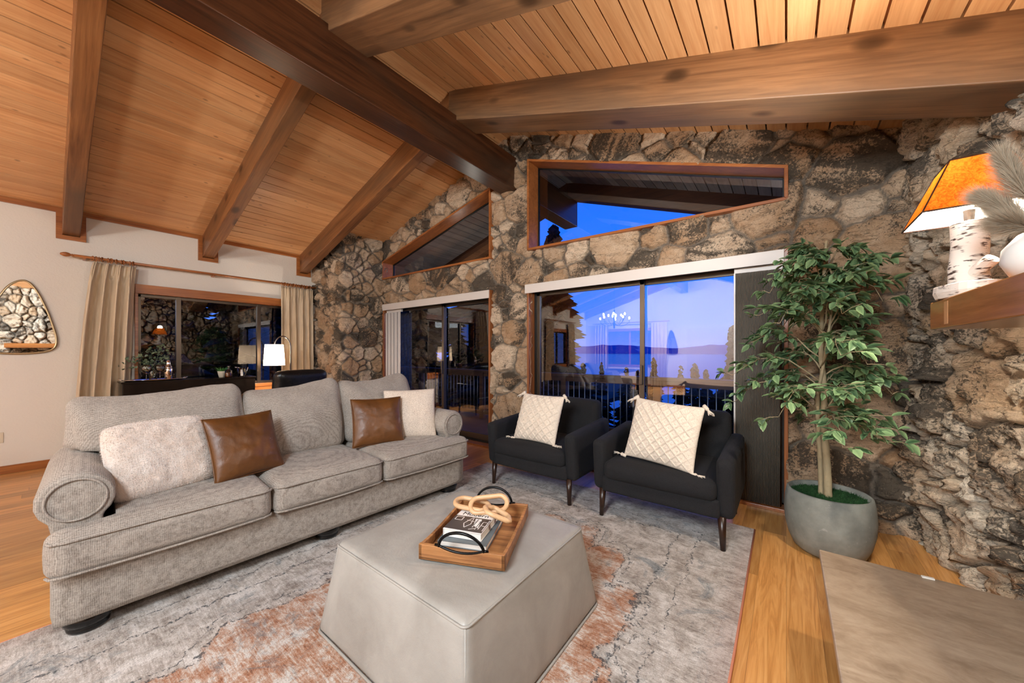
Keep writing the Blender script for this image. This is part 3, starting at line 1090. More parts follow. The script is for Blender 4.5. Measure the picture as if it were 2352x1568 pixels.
T(mb.build("trim_1", M['trimY']), "brown trim stepping round the rafter ends on the white wall", None, None, 'structure')

# ---------------------------------------------------------------- windows / doors in the stone wall
def casing(name, poly, parent, mat, y0=WA - .035, y1=WA + .22, t=.026):
    """jamb boards lining an opening (poly anticlockwise xz)"""
    inn = inset(poly, t)
    mb = MB()
    n = len(poly)
    for i in range(n):
        j = (i + 1) % n
        mb.prism([poly[i], poly[j], inn[j], inn[i]], y0, y1)
    o = mb.build(name, mat, parent, bevel=.0025)
    return inn, o

def glazed(name, poly, label, mat='trim'):
    root = empty(name, (0, 0, 0)); T(root, label, None, None, 'structure')
    inn, _ = casing("window_frame", poly, root, M[mat])
    in2, o2 = casing("glazing_bead", inn, root, M['darkframe'], WA + .17, WA + .20, .012)
    mb = MB().add([(x, WA + .185, z) for x, z in in2], [tuple(range(len(in2)))])
    mb.build("pane", M['glass'], root)
    return root
glazed("window_2", W2, "sloping clerestory window left of the stone column")
glazed("window_3", W3, "large sloping clerestory window right of the stone column")

def sliding_door(name, x0, x1, mull, label, fixed_left=True, zt=2.11):
    root = empty(name, (0, 0, 0)); T(root, label, None, None, 'structure')
    poly = [(x0, .0), (x1, .0), (x1, zt), (x0, zt)]
    inn, _ = casing("door_frame", poly, root, M['trimZ'])
    xa, xb = inn[0][0], inn[1][0]
    # outer aluminium frame
    f = MB()
    f.box(xa, xa + .03, WA + .09, WA + .19, .02, zt - .04); f.box(xb - .03, xb, WA + .09, WA + .19, .02, zt - .04)
    f.box(xa, xb, WA + .09, WA + .19, .0, .04); f.box(xa, xb, WA + .09, WA + .19, zt - .09, zt - .03)
    f.build("track_frame", M['darkframe'], root, bevel=.002)
    for k, (a, b, y) in enumerate(((xa + .03, mull + .03, WA + .115), (mull - .03, xb - .03, WA + .16))):
        p = MB()
        w = .045
        p.box(a, a + w, y - .015, y + .015, .04, zt - .09); p.box(b - w, b, y - .015, y + .015, .04, zt - .09)
        p.box(a, b, y - .015, y + .015, .04, .12); p.box(a, b, y - .015, y + .015, zt - .135, zt - .09)
        po = p.build("sliding_panel" if k == 0 else "fixed_panel", M['bronze'], root, bevel=.002)
        MB().add([(a + w, y, .12), (b - w, y, .12), (b - w, y, zt - .135), (a + w, y, zt - .135)], [(0, 1, 2, 3)]).build("pane", M['glass'], po)
        if k == 0:
            h = MB().box(b - .034, b - .012, y - .045, y - .015, .95, 1.15)
            h.build("handle", M['bronze'], po, bevel=.004)
    return root
sliding_door("door_1", -5.60, -3.115, -4.2, "dark framed sliding glass door left of the stone column")
sliding_door("door_2", -2.517, .013, -1.18, "wide sliding glass door behind the two armchairs")

# valances and vertical blinds
def valance(x0, x1, label):
    r = empty("blind_valance", (x0, WA - .03, 2.0)); T(r, label, "valance")
    MB().box(0, x1 - x0, -.012, 0, 0, .108).build("fascia", M['white'], r, bevel=.003)
    MB().box(0, x1 - x0, 0, .055, .095, .108).build("top_return", M['white'], r, bevel=.002)
    return r
valance(-5.63, -3.13, "white vertical blind valance over the left sliding door")
valance(-2.545, -.012, "long white vertical blind valance over the right sliding door")
# stacked vanes
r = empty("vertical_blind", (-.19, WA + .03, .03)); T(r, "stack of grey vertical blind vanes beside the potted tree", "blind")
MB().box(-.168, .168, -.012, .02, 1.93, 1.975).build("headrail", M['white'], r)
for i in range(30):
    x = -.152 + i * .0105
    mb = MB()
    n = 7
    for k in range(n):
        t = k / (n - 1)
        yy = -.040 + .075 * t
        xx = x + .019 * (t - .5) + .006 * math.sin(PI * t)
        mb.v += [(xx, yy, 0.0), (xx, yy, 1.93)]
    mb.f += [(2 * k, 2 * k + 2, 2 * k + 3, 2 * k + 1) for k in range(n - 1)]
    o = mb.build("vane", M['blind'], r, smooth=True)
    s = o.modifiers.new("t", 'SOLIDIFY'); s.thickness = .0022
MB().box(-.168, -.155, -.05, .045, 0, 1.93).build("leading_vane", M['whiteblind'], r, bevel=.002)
r = empty("vertical_blind", (-5.34, WA + .03, .03)); T(r, "white vertical blind stack in the left corner of the left sliding door", "blind")
MB().box(-.21, .21, -.012, .02, 1.93, 1.975).build("headrail", M['white'], r)
for i in range(9):
    x = -.19 + i * .047
    mb = MB()
    for k in range(7):
        t = k / 6
        mb.v += [(x - .022 + .05 * t, -.03 + .012 * math.sin(PI * t) + .010 * (i % 2), 0.0), (x - .022 + .05 * t, -.03 + .012 * math.sin(PI * t) + .010 * (i % 2), 1.93)]
    mb.f += [(2 * k, 2 * k + 2, 2 * k + 3, 2 * k + 1) for k in range(6)]
    o = mb.build("vane", M['whiteblind'], r, smooth=True)
    s = o.modifiers.new("t", 'SOLIDIFY'); s.thickness = .0015

# ---------------------------------------------------------------- window 1 in the plaster wall (looks to -X)
def side_window(name, y0, y1, z0, z1, mulls, label):
    r = empty(name, (0, 0, 0)); T(r, label, None, None, 'structure')
    mb = MB()
    X0, X1 = WX - .15, WX + .03
    mb.box(X0, X1, y0, y1, z1 - .10, z1 + .015); mb.box(X0, X1, y0, y1, z0 - .02, z0 + .03)
    mb.box(X0, X1, y0, y0 + .03, z0 + .03, z1 - .10); mb.box(X0, X1, y1 - .03, y1, z0 + .03, z1 - .10)
    mb.build("window_frame", M['trimY'], r, bevel=.003)
    MB().box(WX, WX + .022, y0 - .03, y1 + .03, z0 - .10, z0 - .02).build("apron", M['trimY'], r, bevel=.003)
    f = MB()
    xa, xb = WX - .10, WX - .06
    f.box(xa, xb, y0 + .03, y0 + .065, z0 + .03, z1 - .06); f.box(xa, xb, y1 - .065, y1 - .03, z0 + .03, z1 - .06)
    f.box(xa, xb, y0 + .03, y1 - .03, z0 + .03, z0 + .065); f.box(xa, xb, y0 + .03, y1 - .03, z1 - .135, z1 - .10)
    for m in mulls: f.box(xa - .01, xb + .01, m - .025, m + .025, z0 + .03, z1 - .06)
    f.build("sash", M['bronze'], r, bevel=.002)
    X = WX - .08
    MB().add([(X, y0 + .05, z0 + .05), (X, y1 - .05, z0 + .05), (X, y1 - .05, z1 - .11), (X, y0 + .05, z1 - .11)], [(0, 1, 2, 3)]).build("pane", M['glass'], r)
side_window("window_1", .69, 2.80, .765, 2.13, (1.115, 2.055), "wide aluminium window with oak trim behind the bar cabinet")
side_window("window_4", -4.5, -3.2, .8, 2.1, (-3.85,), "curtained side window at the dining end")
r = empty("window_5", (0, 0, 0)); T(r, "wide curtained window in the rear gable wall", None, None, 'structure')
mb = MB()
mb.box(-5.9, -3.6, YB - .12, YB + .03, 2.07, 2.17); mb.box(-5.9, -3.6, YB - .12, YB + .03, .73, .79)
mb.box(-5.9, -5.85, YB - .12, YB + .03, .75, 2.15); mb.box(-3.65, -3.6, YB - .12, YB + .03, .75, 2.15); mb.box(-4.78, -4.72, YB - .1, YB - .04, .75, 2.1)
mb.build("window_frame", M['trim'], r)
MB().add([(-5.85, YB - .06, .79), (-3.65, YB - .06, .79), (-3.65, YB - .06, 2.07), (-5.85, YB - .06, 2.07)], [(0, 1, 2, 3)]).build("pane", M['glass'], r)
# closet door at the rear
r = empty("door_3", (-2.0, YB + .01, 0)); T(r, "white closet door in the rear wall", None, None, 'structure')
mb = MB(); mb.box(-.75, .75, 0, .03, 0, 2.1)
mb.build("door_leaf", M['white'], r, bevel=.003)
mb = MB()
for a in (-.70, -.34, .03, .39):
    for z0, z1 in ((.12, .95), (1.05, 2.0)):
        mb.box(a, a + .31, .03, .036, z0, z1)
mb.build("raised_panel", M['white'], r, bevel=.004)

# ---------------------------------------------------------------- outside: deck, railing, hillside, lake, trees, hills
o = MB().box(-9.5, 4.0, WA + .22, 5.75, -.12, -.03).build("deck_floor", M['deck'])
T(o, "weathered deck boards outside the glass doors", None, None, 'structure')
r = empty("deck_railing", (0, 5.3, 0)); T(r, "wooden deck railing with thin pale balusters outside the doors", "railing")
MB().box(-9.4, 3.9, -.07, .07, .88, .925).build("cap_rail", M['rail'], r, bevel=.004)
MB().box(-9.4, 3.9, -.02, .02, .80, .88).build("upper_rail", M['rail'], r)
MB().box(-9.4, 3.9, -.02, .02, .05, .12).build("bottom_rail", M['rail'], r)
for i, x in enumerate((-8.6, -6.7, -4.8, -2.95, -1.45, .05, 1.9)):
    MB().box(x - .045, x + .045, -.045, .045, -.03, .88).build("post", M['rail'], r)
bal = None
k = 0
x = -6.6
while x < .9:
    if bal is None:
        bal = MB().tube([(0, 0, .1), (0, 0, .82)], .007, 6).build("baluster", M['balu'], r, smooth=True)
        bal.location.x = x
    elif k < 98:
        b = bal.copy(); COL.objects.link(b); b.parent = r; b.location.x = x
    k += 1
    x += .098

# hillside
def terrain(name, x0, x1, y0, y1, n, fn, mat, label, kind='structure'):
    xs = np.linspace(x0, x1, n); ys = np.linspace(y0, y1, n)
    X, Y = np.meshgrid(xs, ys, indexing='ij')
    V = np.stack([X.ravel(), Y.ravel(), fn(X, Y).ravel()], 1)
    o = np_mesh(name, V, grid_faces(n, n), mat)
    T(o, label, None, None, kind); return o
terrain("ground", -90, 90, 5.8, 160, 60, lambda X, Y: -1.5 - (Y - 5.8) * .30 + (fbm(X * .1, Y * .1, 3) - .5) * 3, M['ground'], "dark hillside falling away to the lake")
o = MB().add([(-9000, 100, -45), (9000, 100, -45), (9000, 9000, -45), (-9000, 9000, -45)], [(0, 1, 2, 3)]).build("lake_water", M['lake'])
T(o, "blue lake seen through the glass doors", None, None, 'structure')
n = 300
xs = np.linspace(-9000, 9000, n)
hv = 60 + 190 * fbm(xs / 900, xs * 0, 77, 5) ** 1.3
ys = [7600, 8100, 8800]
V = []
for yi, m_ in zip(ys, (0, 1, .9)):
    V.append(np.stack([xs, np.full(n, yi) + 0 * xs, -45 + hv * m_], 1))
V = np.concatenate(V)
F = np.concatenate([np.stack([np.arange(n - 1) + k * n, np.arange(n - 1) + 1 + k * n, np.arange(n - 1) + 1 + (k + 1) * n, np.arange(n - 1) + (k + 1) * n], 1) for k in range(2)])
o = np_mesh("hills", V, F, M['hill']); T(o, "blue mountain range beyond the lake", None, None, 'structure')
# side yard outside the left window
o = MB().box(-40, -6.8, -30, 30, -1.2, -1.0).build("ground_side", M['ground']); T(o, "dark side yard outside the left window", None, None, 'structure')

def conifer(name, loc, h, rad, seed, label, n=900, group=None):
    rng = np.random.RandomState(seed)
    r = empty(name, loc); T(r, label, "tree", group)
    MB().tube([(0, 0, 0), (0, 0, h * .97)], [rad * .05, .004], 6).build("trunk", M['conifer'], r)
    V = []; F = []
    t = rng.rand(n) ** .75
    z = h * (1 - t * .86)
    R = rad * (t * .93 + .07) * (.6 + .5 * rng.rand(n)) * (1 + .25 * np.sin(z * 9 / h * 3))
    a = rng.rand(n) * 2 * PI
    for i in range(n):
        c, s = math.cos(a[i]), math.sin(a[i])
        w = .13 * rad * (.5 + t[i]); L = R[i]
        p0 = np.array([c * L * .15, s * L * .15, z[i] + .10 * rad])
        p1 = np.array([c * L, s * L, z[i] - .12 * L])
        q = np.array([-s, c, 0]) * w
        m = p0 * .45 + p1 * .55
        V += [p0, m + q, p1, m - q, m + np.array([0, 0, -.09 * rad])]
        b = i * 5
        F += [(b, b + 1, b + 4), (b + 1, b + 2, b + 4), (b + 2, b + 3, b + 4), (b + 3, b, b + 4)]
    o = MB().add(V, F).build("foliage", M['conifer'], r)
    return r
conifer("conifer", (-4.3, 7.2, -4.2), 8.3, 1.75, 1, "tall dark pine close outside, behind the upper left of the right door", 1600)
conifer("conifer", (-1.05, 10.5, -5.0), 6.9, 1.25, 2, "dark bushy conifer at the right edge of the lake view", 1200)
spec = [(-6.8, 17, 1.5), (-5.2, 18, 1.0), (-4.3, 17, .55), (-3.4, 15, 1.4), (-2.6, 17, .9), (-1.9, 15, .5), (-9.5, 15, 1.6), (-12, 16, 2.2), (-1.0, 16, 1.0), (.6, 15, 1.8), (-8, 20, 1.2), (2, 17, 2.3), (-5.9, 13, .9), (-3.9, 12.5, .2), (-2.2, 12, .9), (-1.3, 13, 1.3), (-.2, 13, 1.9)]
for i in range(9):
    conifer("conifer", (-6.6 - 1.45 * i, 8.6 + .55 * (i % 3), -3.5), 12 - .2 * i, 1.9, 60 + i, "tall dark conifer beyond the left end of the deck", 900, "tall conifers beyond the left end of the deck")
for i, (x, y, dz) in enumerate(spec):
    top = 1.29 - y * (.064 - .03 * dz)
    h = 4.5
    conifer("conifer", (x * y / 12, y, top - h), h, 1.1, 10 + i, "small dark conifer on the slope beyond the deck railing", 420, "conifers on the slope beyond the railing")
rng = random.Random(4)
for i, (x, y, h) in enumerate([(-10, .9, 8), (-10.3, 3.0, 8.5), (-10.6, 5.2, 8), (-13, 2.0, 9), (-13, 4.6, 9), (-10.2, -1.4, 8), (-11.5, -6, 6), (-4.5, -10, 6), (-7, -11, 7), (-2.5, -10.5, 6)]):
    conifer("conifer", (x, y, -1.2), h, 1.7, 40 + i, "dark conifer in the side yard beyond the window", 1000, "conifers in the side yard")

# ================================================================== RUG
r = MB().box(-2.74, -.18, -1.0, 3.11, 0.0005, 0.011).build("area_rug", M['rug'])
T(r, "distressed oriental rug in grey, rust and blue under the seating group", "rug")
MB().tube([(-.18, -1.0, .007), (-.182, .5, .007), (-.176, 1.8, .007), (-.18, 3.11, .007)], .006, 6).build("edge_binding", M['rugback'], r, smooth=True)
MB().tube([(-2.74, -1.0, .007), (-2.742, 1, .007), (-2.74, 3.11, .007)], .005, 6).build("edge_binding", M['rugback'], r, smooth=True)

# ================================================================== SOFA
sofa = empty("sofa", (-2.86, 1.21, 0.0), math.radians(-3.0))
T(sofa, "long three seat sofa in oatmeal tweed with rolled arms and black bun feet", "sofa")
S = M['sofa']
soft("base", S, sofa, (.94, 2.36, .25), .03, (-.04, 0, .205), n=24)
soft("back_frame", S, sofa, (.17, 2.34, .62), .06, (-.46, 0, .47), n=20)
for s in (-1, 1):
    prof = [(1.175, .08), (1.178, .48)]
    for k in range(15):
        a = math.radians(-48 + k * (276 / 14))
        prof.append((1.105 + .122 * math.cos(a), .62 + .122 * math.sin(a)))
    prof += [(1.025, .50), (1.02, .08)]
    prof = [(s * y, z) for y, z in prof]
    if s < 0: prof = prof[::-1]
    mb = MB()
    n = len(prof)
    xs = [-.50, -.48, .34, .365]
    for i, x in enumerate(xs):
        sh = .975 if i in (0, 3) else 1.0
        cy, cz = s * 1.10, .42
        mb.v += [(x, cy + (y - cy) * sh, cz + (z - cz) * (sh if z > .1 else 1)) for y, z in prof]
    for i in range(3):
        for k in range(n):
            k2 = (k + 1) % n
            mb.f.append((i * n + k, i * n + k2, (i + 1) * n + k2, (i + 1) * n + k))
    mb.f.append(tuple(range(n))[::-1]); mb.f.append(tuple(3 * n + k for k in range(n)))
    ao = mb.build("arm", S, sofa, smooth=True, bevel=.012, seg=3)
    pts = [(.370, s * 1.105 + .092 * math.cos(a), .62 + .092 * math.sin(a)) for a in [2 * PI * k / 36 for k in range(36)]]
    MB().tube(pts, .0055, 8, closed=True).build("arm_piping", S, ao, smooth=True)

def seat(y0, y1, ear, seed):
    V, F = soft_box((.80, y1 - y0 - .006, .195), .05, n=34, bulge=(.012, .006, .03), wr=.006, seed=seed, center=(.09, (y0 + y1) / 2, .41))
    if ear:
        t = np.clip((V[:, 0] - .375) / .02, 0, 1)
        lim = 1.20 * t + .985 * (1 - t)
        V[:, 1] = np.where(ear < 0, np.maximum(V[:, 1], -lim), np.minimum(V[:, 1], lim))
        yy = np.clip((np.abs(V[:, 1]) - 1.12) / .08, 0, 1)
        V[:, 0] -= np.where(V[:, 0] > .3, yy ** 2 * .02, 0)
    o = np_mesh("seat_cushion", V, F, S, sofa)
    for z, dz in ((.478, 1), (.334, -1)):
        a, b = y0 + .012, y1 - .012
        xf = .493
        pts = [(.40, a - .002, z)] if False else []
        pts += [(xf - .04, a - .004, z), (xf - .012, a + .006, z), (xf + .002, a + .04, z)]
        m = 12
        for k in range(m + 1):
            t = k / m
            pts.append((xf + .004 + .004 * math.sin(PI * t), a + .05 + (b - a - .1) * t, z + dz * .004 * math.sin(PI * t)))
        pts += [(xf + .002, b - .04, z), (xf - .012, b - .006, z), (xf - .04, b + .004, z)]
        MB().tube(pts, .0055, 8).build("piping", S, o, smooth=True)
    return o
seat(-1.195, -.362, -1, 3); seat(-.360, .345, 0, 5); seat(.347, 1.195, 1, 8)

def back_cushion(y0, y1, ear, seed, top, peak):
    """leaning loose back pillow, top edge dipping in the middle"""
    w = y1 - y0
    V, F = soft_box((.20, w, .54), .075, n=34, bulge=(.075, .012, .0), wr=.016, seed=seed, wf=6)
    q = V[:, 2] / .27
    yy = V[:, 1] / (w / 2)
    # raised corners, sagging middle
    V[:, 2] += np.clip(q, 0, 1) ** 2 * (.035 * np.abs(yy) ** 2.5 - .012 + peak * yy * .03)
    V[:, 0] *= (1 - .35 * np.clip(q, 0, 1) ** 2)
    V[:, 0] -= (V[:, 2] + .27) * .26       # lean
    V[:, 0] += -.17
    V[:, 1] += (y0 + y1) / 2
    V[:, 2] += .50 + .27 + (top - 1.0)
    if ear:
        t = np.clip((V[:, 2] - .735) / .02, 0, 1)
        lim = 1.17 * t + .985 * (1 - t)
        V[:, 1] = np.where(ear < 0, np.maximum(V[:, 1], -lim), np.minimum(V[:, 1], lim))
    o = np_mesh("back_cushion", V, F, S, sofa)
    # piping round the rear edge of the top
    pts = []
    zt = 1.0 + (top - 1.0)
    for k in range(25):
        t = -1 + 2 * k / 24
        z = zt + .02 + .035 * abs(t) ** 2.5 - .012 + peak * t * .03 - .035 * max(0, abs(t) - .86) / .14
        pts.append((-.17 - (z - .5) * .26 - .03, (y0 + y1) / 2 + t * (w / 2 - .012), z - .018))
    MB().tube(pts, .005, 8).build("piping", S, o, smooth=True)
    return o
back_cushion(-1.155, -.355, -1, 13, 1.0, .6); back_cushion(-.35, .335, 0, 17, .985, .9); back_cushion(.34, 1.03, 0, 23, 1.0, .8)
for x in (.33, -.44):
    for y in (-1.07, 0, 1.07):
        MB().lathe([(.055, 0), (.068, .008), (.070, .02), (.062, .028), (.078, .036), (.084, .055), (.078, .085)], (x, y, .0115 if x > 0 or y > -5 else 0), 24).build("foot", M['black'], sofa, smooth=True)

# ================================================================== PILLOWS
def pillow_geo(w, h, t, n=44, pinch=.03, seed=1, wr=.008, quilt=False, square=2.6, fuzz=0.0):
    u = np.linspace(-1, 1, n); U, Vv = np.meshgrid(u, u, indexing='ij')
    prof = np.clip((1 - np.abs(U) ** square), 0, 1) ** .55 * np.clip((1 - np.abs(Vv) ** square), 0, 1) ** .55
    cr_ = .09 if fuzz else 0
    X = U * w / 2 * (1 - pinch * (1 - Vv ** 2) * 1.2 - cr_ * U ** 4 * Vv ** 4); Z = Vv * h / 2 * (1 - pinch * (1 - U ** 2) * 1.2 - cr_ * U ** 4 * Vv ** 4)
    Vs = []; Fs = []
    nz = (fbm(U * 3 + 9, Vv * 3 + 4, seed, 4) - .5)
    rad = np.hypot(U, Vv)
    fold = np.sin(np.arctan2(Vv, U) * 14 + nz * 12) * np.clip(rad - .45, 0, 1) * prof
    for sgn in (-1, 1):
        Y = sgn * (t / 2 * prof + wr * (nz * 2 * prof + fold * .5))
        if quilt:
            a = (U * w + Vv * h) / .15; b = (U * w - Vv * h) / .15
            d = np.minimum(np.abs(a - np.round(a)), np.abs(b - np.round(b)))
            Y = Y + sgn * prof * .016 * (1 - np.clip(d / .12, 0, 1)) + sgn * prof * .006 * np.clip((.16 - np.maximum(np.abs(a - np.floor(a) - .5), np.abs(b - np.floor(b) - .5))) * 20, 0, 1)
        if fuzz:
            Y = Y + sgn * prof * fuzz * (fbm(U * 20, Vv * 20, seed + 5, 3) - .5)
        Vs.append(np.stack([X.ravel(), Y.ravel(), Z.ravel()], 1))
        f = grid_faces(n, n) + (0 if sgn < 0 else n * n)
        Fs.append(f if sgn < 0 else f[:, ::-1])
    V = np.concatenate(Vs); F = np.concatenate(Fs)
    key = np.round(V * 20000).astype(np.int64)
    _, idx, inv = np.unique(key, axis=0, return_index=True, return_inverse=True)
    return V[idx], inv.ravel()[F]

def place(o, c, ux, uz):
    """local x -> ux, local z -> uz"""
    ux = Vector(ux).normalized(); uz = Vector(uz); uz = (uz - ux * uz.dot(ux)).normalized(); uy = uz.cross(ux)
    m = Matrix((ux, uy, uz)).transposed().to_4x4(); m.translation = Vector(c)
    o.matrix_world = m

def pillow(name, mat, w, h, t, bl, br, tl, label, cat="pillow", group=None, tassels=None, seam=None, **kw):
    root = empty(name); T(root, label, cat, group)
    bl, br, tl = Vector(bl), Vector(br), Vector(tl)
    ux = br - bl; uz = tl - bl
    c = bl + ux.normalized() * w / 2 + (uz - ux.normalized() * uz.dot(ux.normalized())).normalized() * h / 2
    hair = kw.pop('hair', 0)
    V, F = pillow_geo(w, h, t, **kw)
    b = np_mesh("pillow_body", V, F, mat, root)
    if hair:
        rng = np.random.RandomState(7)
        me = b.data; nf = len(F)
        cen = V[F].mean(1); nn = np.cross(V[F[:, 2]] - V[F[:, 0]], V[F[:, 3]] - V[F[:, 1]]); nn /= np.linalg.norm(nn, axis=1, keepdims=True) + 1e-9
        idx = rng.randint(0, nf, hair); wts = rng.dirichlet((1, 1, 1, 1), hair)
        P = (V[F[idx]] * wts[..., None]).sum(1); N = nn[idx]
        d = N + rng.normal(0, .3, (hair, 3)) + np.array([0, 0, -.5]); d /= np.linalg.norm(d, axis=1, keepdims=True)
        L = rng.uniform(.005, .010, (hair, 1)); s = np.cross(d, rng.normal(0, 1, (hair, 3))); s /= np.linalg.norm(s, axis=1, keepdims=True)
        HV = np.stack([P - s * .0008, P + s * .0008, P + d * L], 1).reshape(-1, 3)
        HF = np.arange(hair * 3).reshape(-1, 3)
        ho = np_mesh("pile", HV, HF, mat, root); ho["kind"] = "stuff"
    if seam:
        pts = []
        for k in range(48):
            a = k / 48 * 4; sd = int(a); f = (a - sd) * 2 - 1
            x, z = [(f, -1), (1, f), (-f, 1), (-1, -f)][sd]
            pk = kw.get('pinch', .03)
            pts.append((x * w / 2 * (1 - pk * (1 - z * z) * 1.2), 0, z * h / 2 * (1 - pk * (1 - x * x) * 1.2)))
        MB().tube(pts, .004, 6, closed=True).build("piping", seam, root, smooth=True)
    if tassels:
        for (sx, sz) in tassels:
            mb = MB()
            c0 = Vector((sx * w / 2, 0, sz * h / 2)); d = (Vector((sx * .9, -.15, -.75)) if sz > 0 else Vector((sx, -.2, .12))).normalized()
            mb.tube([c0 - d * .02, c0 + d * .012], [.014, .013], 10)
            mb.sphere(tuple(c0 + d * .014), .014, 6)
            rg = random.Random(3)
            for k in range(22):
                a = rg.random() * 2 * PI; rr = .012
                o1 = Vector((math.cos(a) * rr * .5, math.sin(a) * rr, 0))
                e1 = c0 + d * (.055 + rg.random() * .012) + Vector((math.cos(a), math.sin(a), rg.uniform(-1, .2))) * .016
                mb.tube([c0 + d * .018 + o1 * .6, c0 + d * .035 + o1 * 1.3, e1], [.003, .003, .0025], 5)
            mb.build("tassel", mat, root, smooth=True)
    place(root, c, ux, uz)
    return root
pillow("throw_pillow", M['fur'], .46, .42, .15, (-2.655, .20, .517), (-2.75, .63, .517), (-2.83, .155, .90), "blush faux fur pillow leaning at the left end of the sofa", pinch=.0, seed=4, fuzz=.01, square=5, hair=22000, wr=.012)
pillow("throw_pillow", M['leather'], .40, .40, .13, (-2.62, .60, .512), (-2.70, .97, .512), (-2.77, .56, .88), "cognac leather pillow beside the blush fur pillow", pinch=.045, seed=9, wr=.007, seam=M['leather'])
pillow("throw_pillow", M['cream'], .46, .45, .14, (-2.80, 1.80, .51), (-2.55, 2.15, .515), (-2.93, 1.87, .93), "plain ivory pillow half hidden behind the right leather pillow", pinch=.03, seed=12)
pillow("throw_pillow", M['leather'], .41, .40, .13, (-2.76, 1.50, .512), (-2.61, 1.88, .512), (-2.88, 1.56, .88), "cognac leather pillow in front of the ivory pillow at the sofa's right end", pinch=.045, seed=15, wr=.006, seam=M['leather'])

# ================================================================== ARMCHAIRS
def armchair(loc, label):
    root = empty("armchair", loc); T(root, label, "armchair", None)
    A = M['chairfab']
    soft("seat_cushion", A, root, (.762, .66, .14), .045, (0, -.06, .385), n=22, bulge=(.004, .014, .022), wr=.003, seed=4)
    V, F = soft_box((.78, .15, .60), .05, n=22, bulge=(0, .02, .012), center=(0, .27, .505), wr=.003, seed=2)
    V[:, 1] += (V[:, 2] - .2) * .12
    np_mesh("backrest", V, F, A, root)
    soft("front_rail", A, root, (.80, .70, .125), .02, (0, -.015, .272), n=16)
    for s in (-1, 1):
        V, F = soft_box((.105, .76, .40), .042, n=26, bulge=(.004, 0, 0))
        t = (V[:, 1] + .38) / .76
        V[:, 2] += np.clip(V[:, 2] / .2, 0, 1) * (.045 * t - .012)
        # nose of the arm slopes back towards the bottom
        V[:, 1] += np.clip((.38 - (V[:, 1] + .38)) / .38, 0, 1) * (.2 - V[:, 2]) * .09
        V += np.array([s * .427, 0, .412])
        np_mesh("arm", V, F, A, root)
    for sx in (-1, 1):
        for sy in (-1, 1):
            x, y = sx * .405, sy * .325
            MB().tube([(x, y, .225), (x + sx * .008, y - .005 * 0 + sy * .008, .0115)], [.026, .016], 14).build("leg", M['walnut'], root, smooth=True)
    return root
armchair((-1.846, 2.99, 0), "charcoal armchair next to the stone column, left of the pair")
armchair((-.735, 2.985, 0), "charcoal armchair nearer the potted tree, right of the pair")
tas = [(-1, 1), (1, 1), (-1, -1), (1, -1)]
pillow("accent_pillow", M['quilt'], .47, .45, .14, (-2.075, 2.73, .462), (-1.60, 2.71, .462), (-2.085, 2.90, .88), "ivory diamond quilted pillow with tassels on the left armchair", tassels=tas, quilt=True, pinch=.035, seed=31, n=150)
pillow("accent_pillow", M['quilt'], .52, .47, .15, (-1.01, 2.76, .48), (-.50, 2.67, .455), (-1.02, 2.92, .90), "ivory diamond quilted pillow with tassels on the right armchair", tassels=tas, quilt=True, pinch=.035, seed=37, n=150)

# ================================================================== OTTOMAN
ot = empty("ottoman", (-1.232, 1.235, 0)); T(ot, "square grey leather ottoman flaring towards the floor in the middle of the rug", "ottoman")
V, F = soft_box((.90, .90, .40), .022, n=40, bulge=(.012, .012, .012), wr=.003, seed=6, wf=3)
q = (V[:, 2] + .2) / .4
sc = 1.055 - .135 * q
V[:, 0] *= sc; V[:, 1] *= sc
V[:, 2] += .212
top = q > .985
np_mesh("body", V, F, M['ottoman'], ot)
def rr_loop(hw, r, z, n=8):
    pts = []
    for cx, cy, a0 in ((1, 1, 0), (-1, 1, 90), (-1, -1, 180), (1, -1, 270)):
        for k in range(n + 1):
            a = math.radians(a0 + 90 * k / n)
            pts.append((cx * (hw - r) + r * math.cos(a), cy * (hw - r) + r * math.sin(a), z))
    return pts
MB().tube(rr_loop(.4165, .025, .399), .0045, 8, closed=True).build("top_piping", M['ottoman'], ot, smooth=True)
MB().tube(rr_loop(.474, .025, .0155), .006, 8, closed=True).build("bottom_piping", M['ottoman'], ot, smooth=True)
for sx in (-1, 1):
    for sy in (-1, 1):
        MB().tube([(sx * .409, sy * .409, .395), (sx * .437, sy * .437, .20), (sx * .4665, sy * .4665, .02)], .0032, 6).build("corner_seam", M['ottoman'], ot, smooth=True)

